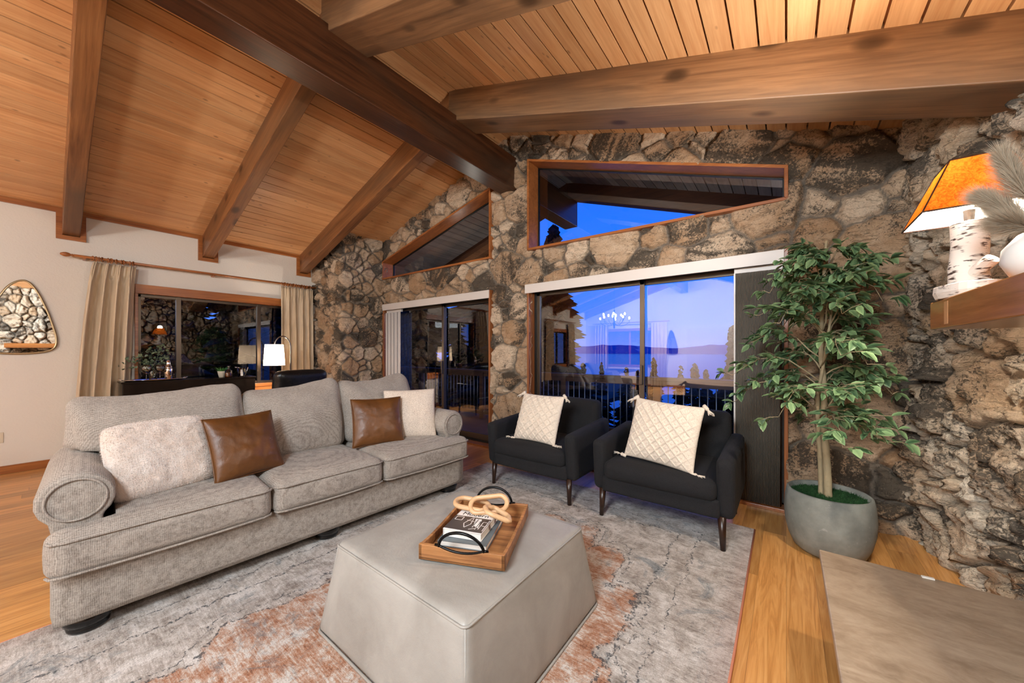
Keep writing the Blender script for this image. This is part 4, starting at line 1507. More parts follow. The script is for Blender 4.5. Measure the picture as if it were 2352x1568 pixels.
# ================================================================== TRAY AND ITS LOAD
ZT = .4275
tr = empty("serving_tray", (-1.145, 1.245, ZT), math.radians(24)); T(tr, "rustic wood tray with black arched handles on the grey ottoman", "tray")
hx, hy, H = .185, .245, .062
MB().box(-hx, hx, -hy, hy, 0, .012).build("tray_base", M['tray'], tr, bevel=.002)
for s in (-1, 1):
    # long side rails rising towards the ends
    mb = MB(); n = 16; vs = []
    for k in range(n + 1):
        t = -1 + 2 * k / n
        z = H * (.78 + .22 * abs(t) ** 3)
        for x in (s * hx, s * (hx - .014)):
            vs += [(x, t * hy, 0.0), (x, t * hy, z)]
    fs = []
    for k in range(n):
        a = k * 4; b = a + 4
        fs += [(a, b, b + 1, a + 1), (a + 2, a + 3, b + 3, b + 2), (a + 1, b + 1, b + 3, a + 3), (a, a + 2, b + 2, b)]
    fs += [(0, 1, 3, 2), (n * 4, n * 4 + 2, n * 4 + 3, n * 4 + 1)]
    mb.add(vs, fs).build("side_rail", M['tray'], tr, bevel=.0015)
    mb = MB(); vs = []
    for k in range(n + 1):
        t = -1 + 2 * k / n
        z = H * (1 - .34 * max(0, 1 - (t / .55) ** 2))
        for y in (s * hy, s * (hy - .016)):
            vs += [(t * (hx - .0), y, 0.0), (t * (hx - .0), y, z)]
    mb.add(vs, fs).build("end_rail", M['tray'], tr, bevel=.0015)
    y = s * (hy - .008)
    pts = [(.098 * math.cos(a), y + s * .014 * math.sin(a), H * .86 + .078 * math.sin(a)) for a in [PI * k / 20 for k in range(21)]]
    h = MB().tube([(.118, y, H * .93)] + pts + [(-.118, y, H * .93)], .0062, 10)
    h.tube([(x, y - s * .0, H * (.99 - .34 * max(0, 1 - (x / (.55 * hx)) ** 2)) + .003) for x in [.115 - .23 * k / 16 for k in range(17)]], .0052, 8)
    h.build("handle", M['blackmetal'], tr, smooth=True)

def book(name, loc, rz, w, d, h, cover, label):
    r = empty(name, loc, rz); T(r, label, "book")
    c = MB(); t = .0028
    c.box(-w / 2, w / 2, -d / 2, d / 2, 0, t); c.box(-w / 2, w / 2, -d / 2, d / 2, h - t, h); c.box(-w / 2, -w / 2 + t, -d / 2, d / 2, 0, h)
    c.build("cover", cover, r, bevel=.0008)
    MB().box(-w / 2 + t, w / 2 - .004, -d / 2 + .004, d / 2 - .004, t, h - t).build("pages", M['paper'], r)
    return r
zb = ZT + .0125
b1 = book("book", (-1.165, 1.215, zb), math.radians(24), .225, .27, .026, M['bookgrey'], "large slate grey hardcover book lying flat in the tray, under the white book")
b2 = book("book", (-1.172, 1.222, zb + .0265), math.radians(20), .185, .225, .034, M['bookcover'], "white hardcover book with a black and white house photo, on top of the grey book")
# printed cover of the upper book
MB().box(-.090, .090, -.107, .022, .0342, .0346).build("cover_photo", M['photo'], b2)
mb = MB()
def strip(mb, p, q, w, z=.0347):
    p = Vector((p[0], p[1], z)); q = Vector((q[0], q[1], z)); d = (q - p).normalized(); s = Vector((-d.y, d.x, 0)) * w / 2
    mb.add([p - s, q - s, q + s, p + s], [(0, 1, 2, 3)])
for a, b in (((-.08, .012), (-.045, .012)), ((-.045, .012), (-.045, -.02)), ((-.08, -.02), (-.045, -.02)), ((-.08, .012), (-.08, -.02)), ((.0, .018), (-.022, -.045)),
             ((-.022, -.045), (-.006, -.08)), ((-.006, -.08), (.012, -.045)), ((.012, -.045), (.004, .018)), ((-.02, -.012), (.03, -.02)), ((.03, .01), (.03, -.07)), ((.048, .0), (.048, -.085)),
             ((.062, -.01), (.085, -.012)), ((.062, -.045), (.085, -.048)), ((.062, -.01), (.062, -.08)), ((.02, -.09), (.05, -.075)), ((.085, .01), (.085, -.09))):
    strip(mb, a, b, .0035)
mb.add([(.014, .012, .0347), (.045, .012, .0347), (.058, -.07, .0347), (.03, -.055, .0347)], [(0, 1, 2, 3)])
mb.build("cover_artwork", M['bookcover'], b2)
tc = bpy.data.curves.new("cover_title", 'FONT'); tc.body = "Modern"; tc.size = .042; tc.align_x = 'CENTER'; tc.extrude = .0002
to = bpy.data.objects.new("cover_title", tc); link(to)
bpy.context.view_layer.update()
tm = bpy.data.meshes.new_from_object(to.evaluated_get(bpy.context.evaluated_depsgraph_get()))
bpy.data.objects.remove(to); tm.materials.clear(); tm.materials.append(M['ink'])
to = link(bpy.data.objects.new("cover_title", tm), b2); to.location = (.0, .034, .0348)

# chain of wooden links
ch = empty("wooden_chain", (-1.165, 1.31, zb + .0615), math.radians(10)); T(ch, "decorative chain of three pale wooden links lying on the books", "ornament")
def stadium(l, r, n=14):
    pts = []
    for k in range(n + 1):
        a = -PI / 2 + PI * k / n; pts.append((l / 2 + r * math.cos(a), r * math.sin(a), 0))
    for k in range(n + 1):
        a = PI / 2 + PI * k / n; pts.append((-l / 2 + r * math.cos(a), r * math.sin(a), 0))
    return pts
def chain_link(pts, rad, loc, rot):
    o = MB().tube(pts, rad, 14, closed=True).build("link", M['beech'], ch, smooth=True)
    o.location = loc; o.rotation_euler = rot
chain_link(stadium(.095, .040), .0118, (-.088, .012, .022), (math.radians(8), math.radians(4), math.radians(12)))
chain_link(stadium(.105, .038), .0118, (.005, .02, .036), (math.radians(42), math.radians(-6), math.radians(28)))
pent = []
cr = [(.075, .0), (.035, .05), (-.05, .045), (-.07, -.012), (-.02, -.052)]
for i in range(5):
    p, q = cr[i], cr[(i + 1) % 5]
    for k in range(1, 7):
        t = k / 7; pent.append((p[0] + (q[0] - p[0]) * t, p[1] + (q[1] - p[1]) * t, 0))
chain_link(pent, .0118, (.085, -.035, .028), (math.radians(-16), math.radians(14), math.radians(-8)))

# ================================================================== POTTED FICUS
PXY = (.215, 3.07)
pt = empty("potted_tree", (PXY[0], PXY[1], 0)); T(pt, "potted ficus tree in a round grey concrete planter in the stone corner", "plant")
MB().lathe([(.12, 0), (.150, .004), (.180, .03), (.205, .09), (.222, .17), (.227, .25), (.222, .33), (.212, .385), (.203, .392), (.194, .385), (.196, .33), (.0001, .33)], (0, 0, .001), 72).build("planter", M['concrete'], pt, smooth=True)
rng = np.random.RandomState(2)
nm = 40
u = np.linspace(-1, 1, nm); U, Vv = np.meshgrid(u, u, indexing='ij')
rr = np.sqrt(U ** 2 + Vv ** 2)
R = .193
Xm = U * np.sqrt(1 - Vv ** 2 / 2) * R; Ym = Vv * np.sqrt(1 - U ** 2 / 2) * R
Zm = .352 + (fbm(U * 9, Vv * 9, 8, 4) - .5) * .05
mv = [np.stack([Xm.ravel(), Ym.ravel(), Zm.ravel()], 1)]
mo = np_mesh("moss", mv[0], grid_faces(nm, nm), M['moss'], pt); mo["kind"] = "stuff"
nb = 5200
a = rng.rand(nb) * 2 * PI; q = np.sqrt(rng.rand(nb)) * .188
P = np.stack([q * np.cos(a), q * np.sin(a), np.full(nb, .352)], 1)
d = rng.normal(0, .6, (nb, 3)) + np.array([0, 0, 1]); d /= np.linalg.norm(d, axis=1, keepdims=True)
s = np.cross(d, rng.normal(0, 1, (nb, 3))); s /= np.linalg.norm(s, axis=1, keepdims=True)
HV = np.stack([P - s * .0018, P + s * .0018, P + d * rng.uniform(.012, .034, (nb, 1))], 1).reshape(-1, 3)
ho = np_mesh("moss_sprigs", HV, np.arange(nb * 3).reshape(-1, 3), M['moss'], pt); ho["kind"] = "stuff"
# trunks
tr1 = [(.0, .0, .34), (-.006, .0, .55), (-.018, .004, .8), (-.020, 0, 1.05), (-.035, .0, 1.3), (-.03, -.01, 1.55), (-.02, -.01, 1.8), (-.01, -.02, 2.0)]
tr2 = [(-.032, .03, .34), (-.038, .028, .6), (-.048, .02, .8), (-.05, .0, 1.0), (-.025, -.02, 1.2), (.01, -.02, 1.5), (.03, .0, 1.75)]
def smooth_path(pts, m=6):
    out = []
    P = [Vector(p) for p in pts]
    for i in range(len(P) - 1):
        p0 = P[max(i - 1, 0)]; p1 = P[i]; p2 = P[i + 1]; p3 = P[min(i + 2, len(P) - 1)]
        for k in range(m):
            t = k / m
            out.append(.5 * ((2 * p1) + (p2 - p0) * t + (2 * p0 - 5 * p1 + 4 * p2 - p3) * t * t + (3 * p1 - p0 - 3 * p2 + p3) * t ** 3))
    out.append(P[-1]); return out
for tp, r0 in ((tr1, .023), (tr2, .016)):
    sp = smooth_path(tp)
    MB().tube(sp, [r0 * (1 - .7 * i / len(sp)) * (1 + .07 * math.sin(i * 2.3)) for i in range(len(sp))], 14).build("trunk", M['bark'], pt, smooth=True)
LV = []; LF = []; LA = []
BR = MB()
def leaf(p, d, up, L, W, tone):
    d = np.array(d); d = d / np.linalg.norm(d)
    s = np.cross(d, up); s /= np.linalg.norm(s) + 1e-9
    n = np.cross(s, d)
    b = len(LV)
    rows = [(0, .02), (.2, .75), (.5, 1.0), (.8, .55), (1.0, .0)]
    for t, w in rows:
        c = p + d * L * t - n * (t * t) * L * .22
        LV.append(c - s * W * w + n * W * w * .35); LV.append(c); LV.append(c + s * W * w + n * W * w * .35)
        LA.extend([(tone, .75, 0, 1), (tone, 0.05, 0, 1), (tone, .75, 0, 1)])
    for i in range(4):
        a = b + i * 3
        LF.append((a, a + 1, a + 4, a + 3)); LF.append((a + 1, a + 2, a + 5, a + 4))
rng = np.random.RandomState(11)
nbranch = 42
for i in range(nbranch):
    f = (i + .5) / nbranch
    z0 = .80 + 1.08 * f ** 1.05
    ang = i * 2.399 + rng.uniform(-.3, .3)
    reach = (.47 - .28 * max(0, (f - .45) / .55) ** 1.2) * rng.uniform(.75, 1.1)
    if math.sin(ang) > 0: reach *= .78
    if math.cos(ang) > 0: reach *= 1 - .38 * math.cos(ang)
    src = tr1 if i % 2 else tr2
    zz = min(z0, src[-1][2])
    xi = np.interp(zz, [p[2] for p in src], [p[0] for p in src]); yi = np.interp(zz, [p[2] for p in src], [p[1] for p in src])
    p0 = np.array([xi, yi, zz])
    dirv = np.array([math.cos(ang), math.sin(ang), 0])
    pts = []
    lift = rng.uniform(.02, .30); droop = rng.uniform(.0, .24)
    for k in range(7):
        t = k / 6
        pts.append(p0 + dirv * reach * t + np.array([0, 0, lift * math.sin(t * 2.2) - droop * t * t]) + rng.normal(0, .006, 3))
    BR.tube([tuple(p) for p in pts], [.0055 * (1 - .75 * k / 6) for k in range(7)], 6)
    for k in range(2, 7):
        for q in range(3 if k < 6 else 1):
            base = pts[k]
            sd = rng.choice([-1, 1]); a2 = ang + sd * rng.uniform(.3, 1.2)
            tl = rng.uniform(.05, .13)
            tdir = np.array([math.cos(a2), math.sin(a2), rng.uniform(-.45, .45)])
            tip = base + tdir * tl
            BR.tube([tuple(base), tuple((base + tip) / 2 + np.array([0, 0, .008])), tuple(tip)], [.0022, .0018, .0012], 5)
            for m_ in range(rng.randint(3, 6)):
                t = rng.uniform(.25, 1.05)
                lp = base + (tip - base) * t
                la = a2 + rng.uniform(-1.3, 1.3)
                ld = (math.cos(la), math.sin(la), rng.uniform(-1.1, .6))
                leaf(lp, ld, np.array([rng.uniform(-.7, .7), rng.uniform(-.7, .7), 1.0]), rng.uniform(.055, .088), rng.uniform(.015, .024), rng.rand() ** 1.5)
BR.build("branches", M['bark'], pt, smooth=True)
fo = np_mesh("foliage", LV, LF, M['leaf'], pt, attrs={"leaf": LA})

# ================================================================== HEARTH, MANTEL
ht = empty("hearth", (.5, .8, 0)); T(ht, "raised stone hearth slab in front of the fireplace", "hearth")
MB().box(-.385, .43, -2.0, 1.275, .392, .42).build("slab", M['hearth'], ht, bevel=.004)
MB().box(-.08, .43, -1.9, 1.12, 0, .392).build("plinth", M['stone2'], ht, bevel=.01)
o = MB().box(0, .034, 0, .012, 0, .006).build("matchbox_strip", M['paper'], bevel=.001)
o.location = (.415, 2.05, .4205); o.rotation_euler = (0, 0, .1); T(o, "small white strip lying on the far edge of the hearth slab", "strip")
mn = empty("mantel", (.437, 2.06, 1.373)); T(mn, "thick polished oak mantel shelf on the fireplace stone", "mantel")
MB().box(0, .50, -2.6, 0, 0, .102).build("mantel_beam", M['mantel'], mn, bevel=.004)
MB().box(-.0006, .001, -.19, -.155, .012, .09).build("spline_inlay", plain("pale_spline", (206, 150, 96), .3), mn)

# table lamp with birch log
lp = empty("table_lamp", (.50, 1.935, 1.476)); T(lp, "birch log table lamp with amber rectangular shade on the mantel", "lamp")
mb = MB()
prof = [(.0001, 0), (.085, 0), (.09, .012), (.085, .045), (.0001, .05)]
n = 22; vs = []
for k in range(n):
    a = 2 * PI * k / n
    rx, ry = .075 + .006 * math.sin(3 * a), .12 + .008 * math.sin(2 * a + 1)
    for z, s_ in ((0, .92), (.02, 1.0), (.045, .97)):
        vs.append((rx * s_ * math.cos(a), ry * s_ * math.sin(a), z))
fs = []
for k in range(n):
    k2 = (k + 1) % n
    for j in range(2): fs.append((k * 3 + j, k2 * 3 + j, k2 * 3 + j + 1, k * 3 + j + 1))
fs.append(tuple(k * 3 + 2 for k in range(n))); fs.append(tuple(k * 3 for k in range(n))[::-1])
mb.add(vs, fs).build("base", M['birch'], lp, bevel=.002)
mb = MB().tube([(0, 0, .044), (-.003, 0, .10), (.002, .002, .18), (0, 0, .258)], [.048, .045, .043, .044], 26)
mb.build("log_stem", M['birch'], lp, smooth=True, bevel=.003)
MB().tube([(0, -.03, .075), (.03, -.075, .115)], [.02, .019], 16).build("branch_stub", M['birch'], lp, bevel=.002)
MB().tube([(0, 0, .258), (0, 0, .30)], [.012, .014], 12).build("socket", M['nickel'], lp)
MB().sphere((0, 0, .345), .030, 10, 1.25).build("bulb", M['bulb'], lp, smooth=True)
def frustum(bx, by, tx, ty, z0, z1, name, mat, parent, th=.002):
    mb = MB()
    B = [(-bx, -by, z0), (bx, -by, z0), (bx, by, z0), (-bx, by, z0)]; Tt = [(-tx, -ty, z1), (tx, -ty, z1), (tx, ty, z1), (-tx, ty, z1)]
    mb.add(B + Tt, [(0, 1, 5, 4), (1, 2, 6, 5), (2, 3, 7, 6), (3, 0, 4, 7)])
    return mb.build(name, mat, parent)
sh = frustum(.135, .135, .062, .08, .284, .458, "shade", M['shade'], lp)
frustum(.1325, .1325, .0595, .0775, .285, .457, "shade_lining", shade_mat("lining_translucent", (244, 242, 240), (238, 236, 234), .45), sh)
mb = MB()
for z, bx, by in ((.284, .135, .135), (.458, .062, .08)):
    c = [(-bx, -by, z), (bx, -by, z), (bx, by, z), (-bx, by, z)]
    for i in range(4): mb.tube([c[i], c[(i + 1) % 4]], .0028, 6)
for i in range(4):
    sx, sy = [(-1, -1), (1, -1), (1, 1), (-1, 1)][i]
    mb.tube([(sx * .135, sy * .135, .284), (sx * .062, sy * .08, .458)], .0022, 6)
mb.build("shade_trim", M['walnut'], sh)
add_light("table_lamp_light", 'POINT', (.50, 1.935, 1.825), 300, (1.0, .88, .74), .035)
add_light("ceiling_fill_spot", 'SPOT', (.49, 1.935, 1.955), 165, (1.0, .95, .90), .05, (-4.8, 1.9, 3.3), spot=2.6)  # wide spot added above the shade to brighten the ceiling

# plume vase
vs_ = empty("plume_vase", (.535, 1.56, 1.476)); T(vs_, "round white vase with feathery pampas plumes on the mantel", "vase")
MB().lathe([(.03, 0), (.06, .01), (.078, .05), (.075, .085), (.05, .12), (.03, .132), (.028, .14), (.022, .14), (.02, .12), (.0001, .02)], (0, 0, 0), 40).build("vase", M['ceramic'], vs_, smooth=True)
rng = np.random.RandomState(5)
pv = []; stems = MB()
for (tx, ty, tz) in ((-.09, .03, .23), (-.065, .01, .32), (-.01, -.03, .36), (-.07, -.02, .15)):
    p0 = np.array([0, 0, .12]); p1 = np.array([tx, ty, tz])
    stems.tube([tuple(p0), tuple(p0 * .5 + p1 * .5 + np.array([0, 0, .02])), tuple(p1)], [.003, .0025, .002], 6)
    m = 6500
    t = rng.rand(m, 1) ** .8
    c = p0 + (p1 - p0) * (.42 + .68 * t)
    d = rng.normal(0, 1, (m, 3)); d /= np.linalg.norm(d, axis=1, keepdims=True)
    d = d * .8 + (p1 - p0) / np.linalg.norm(p1 - p0) * .9
    Ln = rng.uniform(.03, .08, (m, 1)) * (1 - .5 * t)
    s = np.cross(d, rng.normal(0, 1, (m, 3))); s /= np.linalg.norm(s, axis=1, keepdims=True)
    pv.append(np.stack([c - s * .0005, c + s * .0005, c + d * Ln], 1).reshape(-1, 3))
pv = np.concatenate(pv)
stems.build("stems", M['pampas'], vs_)
o = np_mesh("plume", pv, np.arange(len(pv)).reshape(-1, 3), M['pampas'], vs_); o["kind"] = "stuff"

# ================================================================== WHITE WALL: MIRROR, CURTAINS, ROD
def mirror_obj(loc, rz, out, label):
    r = empty("wall_mirror", loc, rz); T(r, label, "mirror")
    pts = smooth_closed(out)
    mb = MB(); n = len(pts)
    mb.add([(.022, y, z) for y, z in pts], [tuple(range(n))]).build("mirror_glass", M['mirror'], r)
    mb = MB().tube([(.015, y, z) for y, z in pts], .011, 8, closed=True)
    mb.build("frame", M['mirrorframe'], r, smooth=True)
    MB().add([(.001, y, z) for y, z in pts], [tuple(range(n))]).build("backing", M['walnut'], r)
    return r
def smooth_closed(pts, m=8):
    out = []; n = len(pts)
    for i in range(n):
        p0, p1, p2, p3 = [Vector((*pts[(i + k) % n], 0)) for k in (-1, 0, 1, 2)]
        for k in range(m):
            t = k / m
            v = .5 * ((2 * p1) + (p2 - p0) * t + (2 * p0 - 5 * p1 + 4 * p2 - p3) * t * t + (3 * p1 - p0 - 3 * p2 + p3) * t ** 3)
            out.append((v.x, v.y))
    return out
drop = [(.03, .78), (.10, .70), (.165, .52), (.215, .32), (.245, .14), (.215, .04), (.10, 0), (-.08, -.005), (-.22, .03), (-.255, .13), (-.21, .34), (-.135, .56), (-.06, .72)]
mirror_obj((WX, -.165, 1.275), 0, drop, "pebble shaped mirror with thin champagne frame on the white wall")
mirror_obj((-3.25, YB, 1.2), PI / 2, [(a * .8, b * 1.1) for a, b in drop], "drop shaped mirror on the rear gable wall")

def curtain(name, axis, base, a_top, a_bot, z0, z1, folds, label, seed=1, group=None, amp=.062):
    """axis 'Y': runs along y at x=base ; axis 'X': runs along x at y=base"""
    nu, nv = 150, 60
    u = np.linspace(0, 1, nu); v = np.linspace(0, 1, nv)
    U, Vv = np.meshgrid(u, v, indexing='ij')        # v 0 top
    A = (a_top[0] + (a_top[1] - a_top[0]) * U) * (1 - Vv ** .7) + (a_bot[0] + (a_bot[1] - a_bot[0]) * U) * Vv ** .7
    ph = U * folds * 2 * PI + (fbm(U * 4, Vv * 1.5, seed, 3) - .5) * 2.2
    D = np.sin(ph) * amp * (.55 + .6 * Vv) + (fbm(U * 6, Vv * 3, seed + 1, 3) - .5) * .04
    A = A + np.cos(ph) * .010
    D += (fbm(U * 30, Vv * 14, seed + 2, 3) - .5) * .008
    head = np.clip((.07 - Vv) / .02, 0, 1)
    D = D * (1 - head * .45) + np.sin(U * folds * 6 * PI) * .012 * np.clip((.11 - Vv) / .05, 0, 1)
    Z = z1 + (z0 - z1) * Vv
    if axis == 'Y': V = np.stack([base + D, A, Z], -1)
    else: V = np.stack([A, base + D, Z], -1)
    o = np_mesh(name, V.reshape(-1, 3), grid_faces(nu, nv), M['curtain'])
    T(o, label, "curtain", group)
    s = o.modifiers.new("t", 'SOLIDIFY'); s.thickness = .003
    return o
CX = WX + .11
curtain("curtain", 'Y', CX, (.335, .70), (.165, .625), .03, 2.34, 3.7, "taupe silk curtain panel left of the bar cabinet window", 3)
curtain("curtain", 'Y', CX, (2.30, 2.78), (2.30, 2.80), .03, 2.34, 5, "taupe silk curtain panel right of the window beside the stone pillar", 8, amp=.035)
rd = empty("curtain_rod", (CX, .2, 2.385)); T(rd, "long turned wooden curtain rod with finial over the white wall window", "curtain rod")
MB().tube([(0, 0, 0), (0, 2.66, 0)], .0145, 14).build("pole", M['trimY'], rd, smooth=True)
fin = MB().lathe([(.0001, 0), (.012, .006), (.022, .025), (.026, .045), (.020, .068), (.010, .080), (.014, .086), (.014, .094), (.009, .10), (.009, .112)], (0, 0, 0), 20)
fin.xform(Matrix.Translation((0, -.10, 0)) @ Matrix.Rotation(-PI / 2, 4, 'X')); fin.build("finial", M['trimY'], rd, smooth=True)
for y in (.08, 1.26, 2.50):
    MB().box(-.105, .006, y - .012, y + .012, -.03, -.012).build("bracket", M['trimY'], rd, bevel=.003)
ring0 = None
for y in [.14, .165, .19, .215, .26, .285, .33, .37, .385, .44, .47] + [2.12 + .042 * k for k in range(11)]:
    if ring0 is None:
        ring0 = MB().tube([(.026 * math.cos(a), 0, .026 * math.sin(a) - .006) for a in [2 * PI * k / 20 for k in range(20)]], .0045, 8, closed=True).build("ring", M['trimY'], rd, smooth=True)
        ring0.location.y = y; ring0.rotation_euler.z = .3
    else:
        c = ring0.copy(); COL.objects.link(c); c.parent = rd; c.location.y = y; c.rotation_euler.z = (.5 * math.sin(y * 50))
# rear curtains seen only in reflections
for a, b, lab in ((-6.1, -5.55, "left"), (-3.95, -3.4, "right")):
    curtain("curtain", 'X', YB + .12, (a, b), (a, b), .03, 2.34, 5, "taupe curtain at the %s of the rear gable window" % lab, 21 + int(a))
T(MB().tube([(-6.2, YB + .12, 2.385), (-3.3, YB + .12, 2.385)], .0145, 12).build("curtain_rod", M['trim'], smooth=True), "wooden curtain rod on the rear gable wall", "curtain rod")
for a, b, lab in ((-4.85, -4.4, "far"), (-3.3, -2.85, "near")):
    curtain("curtain", 'Y', CX, (a, b), (a, b), .03, 2.34, 4, "taupe curtain at the %s side of the dining end window" % lab, 31 + int(a * 2))
T(MB().tube([(CX, -4.95, 2.385), (CX, -2.75, 2.385)], .0145, 12).build("curtain_rod", M['trimY'], smooth=True), "wooden curtain rod over the dining end side window", "curtain rod")
o = MB().box(0, .006, -.035, .035, -.055, .055).build("wall_outlet", M['screen'], bevel=.002)
o.location = (WX, -.30, .385); T(o, "small cream wall outlet low on the white wall at the left edge", "outlet")

# ================================================================== BAR CABINET AND WHAT STANDS ON IT
ZC = .932
cb = empty("bar_cabinet", (-6.27, 1.20, 0)); T(cb, "dark espresso bar cabinet under the curtained window", "cabinet")
MB().box(-.19, .16, -.655, .655, .10, .915).build("carcass", M['credenza'], cb, bevel=.003)
MB().box(-.20, .175, -.665, .665, .912, ZC).build("top", M['credenza'], cb, bevel=.002)
for i, (a, b) in enumerate(((-.65, .65),)):
    d = MB().box(.16, .172, a, b, .70, .905).build("drawer", M['credenza'], cb, bevel=.002)
    if True:
        cy = (a + b) / 2
        h = MB(); y0, y1 = cy - .042, cy + .042
        for q in ((y0, y1, .775, .783), (y0, y1, .825, .833), (y0, y0 + .008, .775, .833), (y1 - .008, y1, .775, .833)):
            h.box(.172, .182, q[0], q[1], q[2], q[3])
        h.build("pull", M['nickel'], d, bevel=.001)
    for c_, d_ in ((-.65, -.003), (.003, .65)): MB().box(.16, .172, c_, d_, .14, .69).build("door", M['credenza'], cb, bevel=.002)
for x in (-.17, .14):
    for y in (-.62, .62): MB().box(x - .02, x + .02, y - .02, y + .02, 0, .10).build("leg", M['credenza'], cb)

tw = empty("silver_tray", (-6.24, .83, ZC + .001)); T(tw, "oval polished silver tray with two handles on the bar cabinet", "tray")
MB().lathe([(.0001, .003), (.85, .003), (.93, .010), (1.0, .016), (1.0, .012), (.93, .004), (.86, 0), (.0001, 0)], (0, 0, 0), 48).xform(Matrix.Diagonal((.145, .285, 1, 1))).build("dish", M['chrome'], tw, smooth=True)
for s in (-1, 1):
    MB().tube([(.05 * math.cos(a), s * (.275 + .035 * math.sin(a)), .016 + .012 * math.sin(a)) for a in [PI * k / 12 for k in range(13)]], .004, 8).build("handle", M['chrome'], tw, smooth=True)
ZT2 = ZC + .0045
def goblet(loc, label):
    g = empty("wine_glass", loc); T(g, label, "glass", "stemmed glasses on the silver tray")
    MB().lathe([(.040, 0), (.040, .002), (.012, .006), (.005, .014), (.0045, .075), (.010, .084), (.034, .098), (.050, .130), (.052, .160), (.043, .190), (.041, .190), (.050, .160), (.048, .132), (.032, .101), (.0001, .090)], (0, 0, 0), 28).build("glass_body", M['clear'], g, smooth=True)
    return g
goblet((-6.20, .755, ZT2), "stemmed balloon glass on the silver tray, nearer the curtain")
goblet((-6.21, .875, ZT2), "stemmed balloon glass on the silver tray, touching the shaker")
sk = empty("cocktail_shaker", (-6.235, .955, ZT2)); T(sk, "silver cocktail shaker standing on the tray beside the glasses", "shaker")
MB().lathe([(.030, 0), (.034, .004), (.042, .09), (.043, .135), (.041, .140)], (0, 0, 0), 28).build("cup", M['chrome'], sk, smooth=True)
MB().lathe([(.041, .140), (.038, .155), (.024, .185), (.022, .205), (.021, .235), (.012, .243), (.0001, .244)], (0, 0, 0), 28).build("cap", M['chrome'], sk, smooth=True)

def leaf_cloud(name, n, centers, rad, L, W, mat, parent, seed, up=.5):
    rng = np.random.RandomState(seed)
    global LV, LF, LA
    LV = []; LF = []; LA = []
    for i in range(n):
        c = np.array(centers[rng.randint(len(centers))])
        p = c + rng.normal(0, rad, 3)
        leaf(p, rng.normal(0, 1, 3) + np.array([0, 0, up]), np.array([rng.uniform(-1, 1), rng.uniform(-1, 1), .6]), L * rng.uniform(.7, 1.2), W * rng.uniform(.8, 1.2), rng.rand())
    return np_mesh(name, LV, LF, mat, parent, attrs={"leaf": LA})
ev = empty("eucalyptus_vase", (-6.33, .83, ZT2)); T(ev, "glass vase with spreading eucalyptus sprigs behind the wine glasses", "vase")
MB().lathe([(.035, 0), (.04, .01), (.042, .09), (.032, .12), (.034, .13), (.030, .13), (.038, .09), (.036, .012), (.0001, .01)], (0, 0, 0), 24).build("vase", M['clear'], ev, smooth=True)
mb = MB(); cents = []
for (y, z, x) in ((-.20, .24, 0), (-.14, .31, .02), (-.02, .36, 0), (.07, .40, .01), (.15, .33, 0), (.10, .26, .02), (-.26, .17, .01)):
    mb.tube([(0, 0, .05), (x / 2, y * .4, z * .6), (x, y, z)], [.002, .0018, .001], 5)
    for t in (.5, .65, .8, .95, 1.0): cents.append((x * t, y * t * t, .05 + (z - .05) * t))
mb.build("stems", M['leaf2'], ev)
leaf_cloud("foliage", 150, cents, .022, .036, .016, M['leaf2'], ev, 6)

sp_ = empty("potted_grass", (-6.24, 1.50, ZC + .001)); T(sp_, "small cream pot with bright green grass on the bar cabinet", "plant")
MB().lathe([(.030, 0), (.034, .004), (.046, .06), (.050, .085), (.044, .085), (.04, .06), (.0001, .06)], (0, 0, 0), 26).build("pot", M['terracotta'], sp_, smooth=True)
rng = np.random.RandomState(9); LV = []; LF = []; LA = []
for i in range(90):
    a = rng.rand() * 2 * PI; q = rng.rand() * .03
    leaf(np.array([q * math.cos(a), q * math.sin(a), .065]), (math.cos(a) * .7, math.sin(a) * .7, rng.uniform(.6, 1.8)), np.array([0.01, 0.02, 1.0]), rng.uniform(.05, .11), .004, rng.rand())
np_mesh("grass_blades", LV, LF, leaf_mat("grass_green", (40, 110, 44), (110, 170, 80)), sp_, attrs={"leaf": LA})["kind"] = "stuff"
dc = empty("decanter", (-6.16, 1.555, ZC + .001)); T(dc, "small glass decanter of amber spirit in front of the grass pot", "decanter")
MB().lathe([(.036, 0), (.040, .01), (.040, .062), (.0001, .064)], (0, 0, 0), 20).build("spirit", M['brownglass'], dc, smooth=True)
MB().lathe([(.042, 0), (.044, .01), (.044, .08), (.030, .10), (.014, .112), (.014, .128), (.018, .131)], (0, 0, 0), 20).build("bottle", M['clear'], dc, smooth=True)
MB().sphere((0, 0, .145), .017, 8).build("stopper", M['clear'], dc, smooth=True)
ib = empty("ice_bucket", (-6.22, 1.725, ZC + .001)); T(ib, "clear ice bucket with white label and metal tongs near the lamp", "bucket")
MB().lathe([(.045, 0), (.048, .004), (.056, .12), (.053, .12), (.046, .008), (.0001, .006)], (0, 0, 0), 26).build("bucket", M['clear'], ib, smooth=True)
MB().box(.049, .0515, -.028, .0, .012, .10).build("label_card", M['paper'], ib)
MB().box(-.03, .03, -.03, .03, .01, .055).build("liquor_bottle", M['brownglass'], ib, bevel=.006)
MB().tube([(0, .045, .03), (.0, .075, .13)], .004, 8).tube([(0, -.02, .12), (.0, -.085, .135)], .006, 8).build("tongs", M['chrome'], ib, smooth=True)

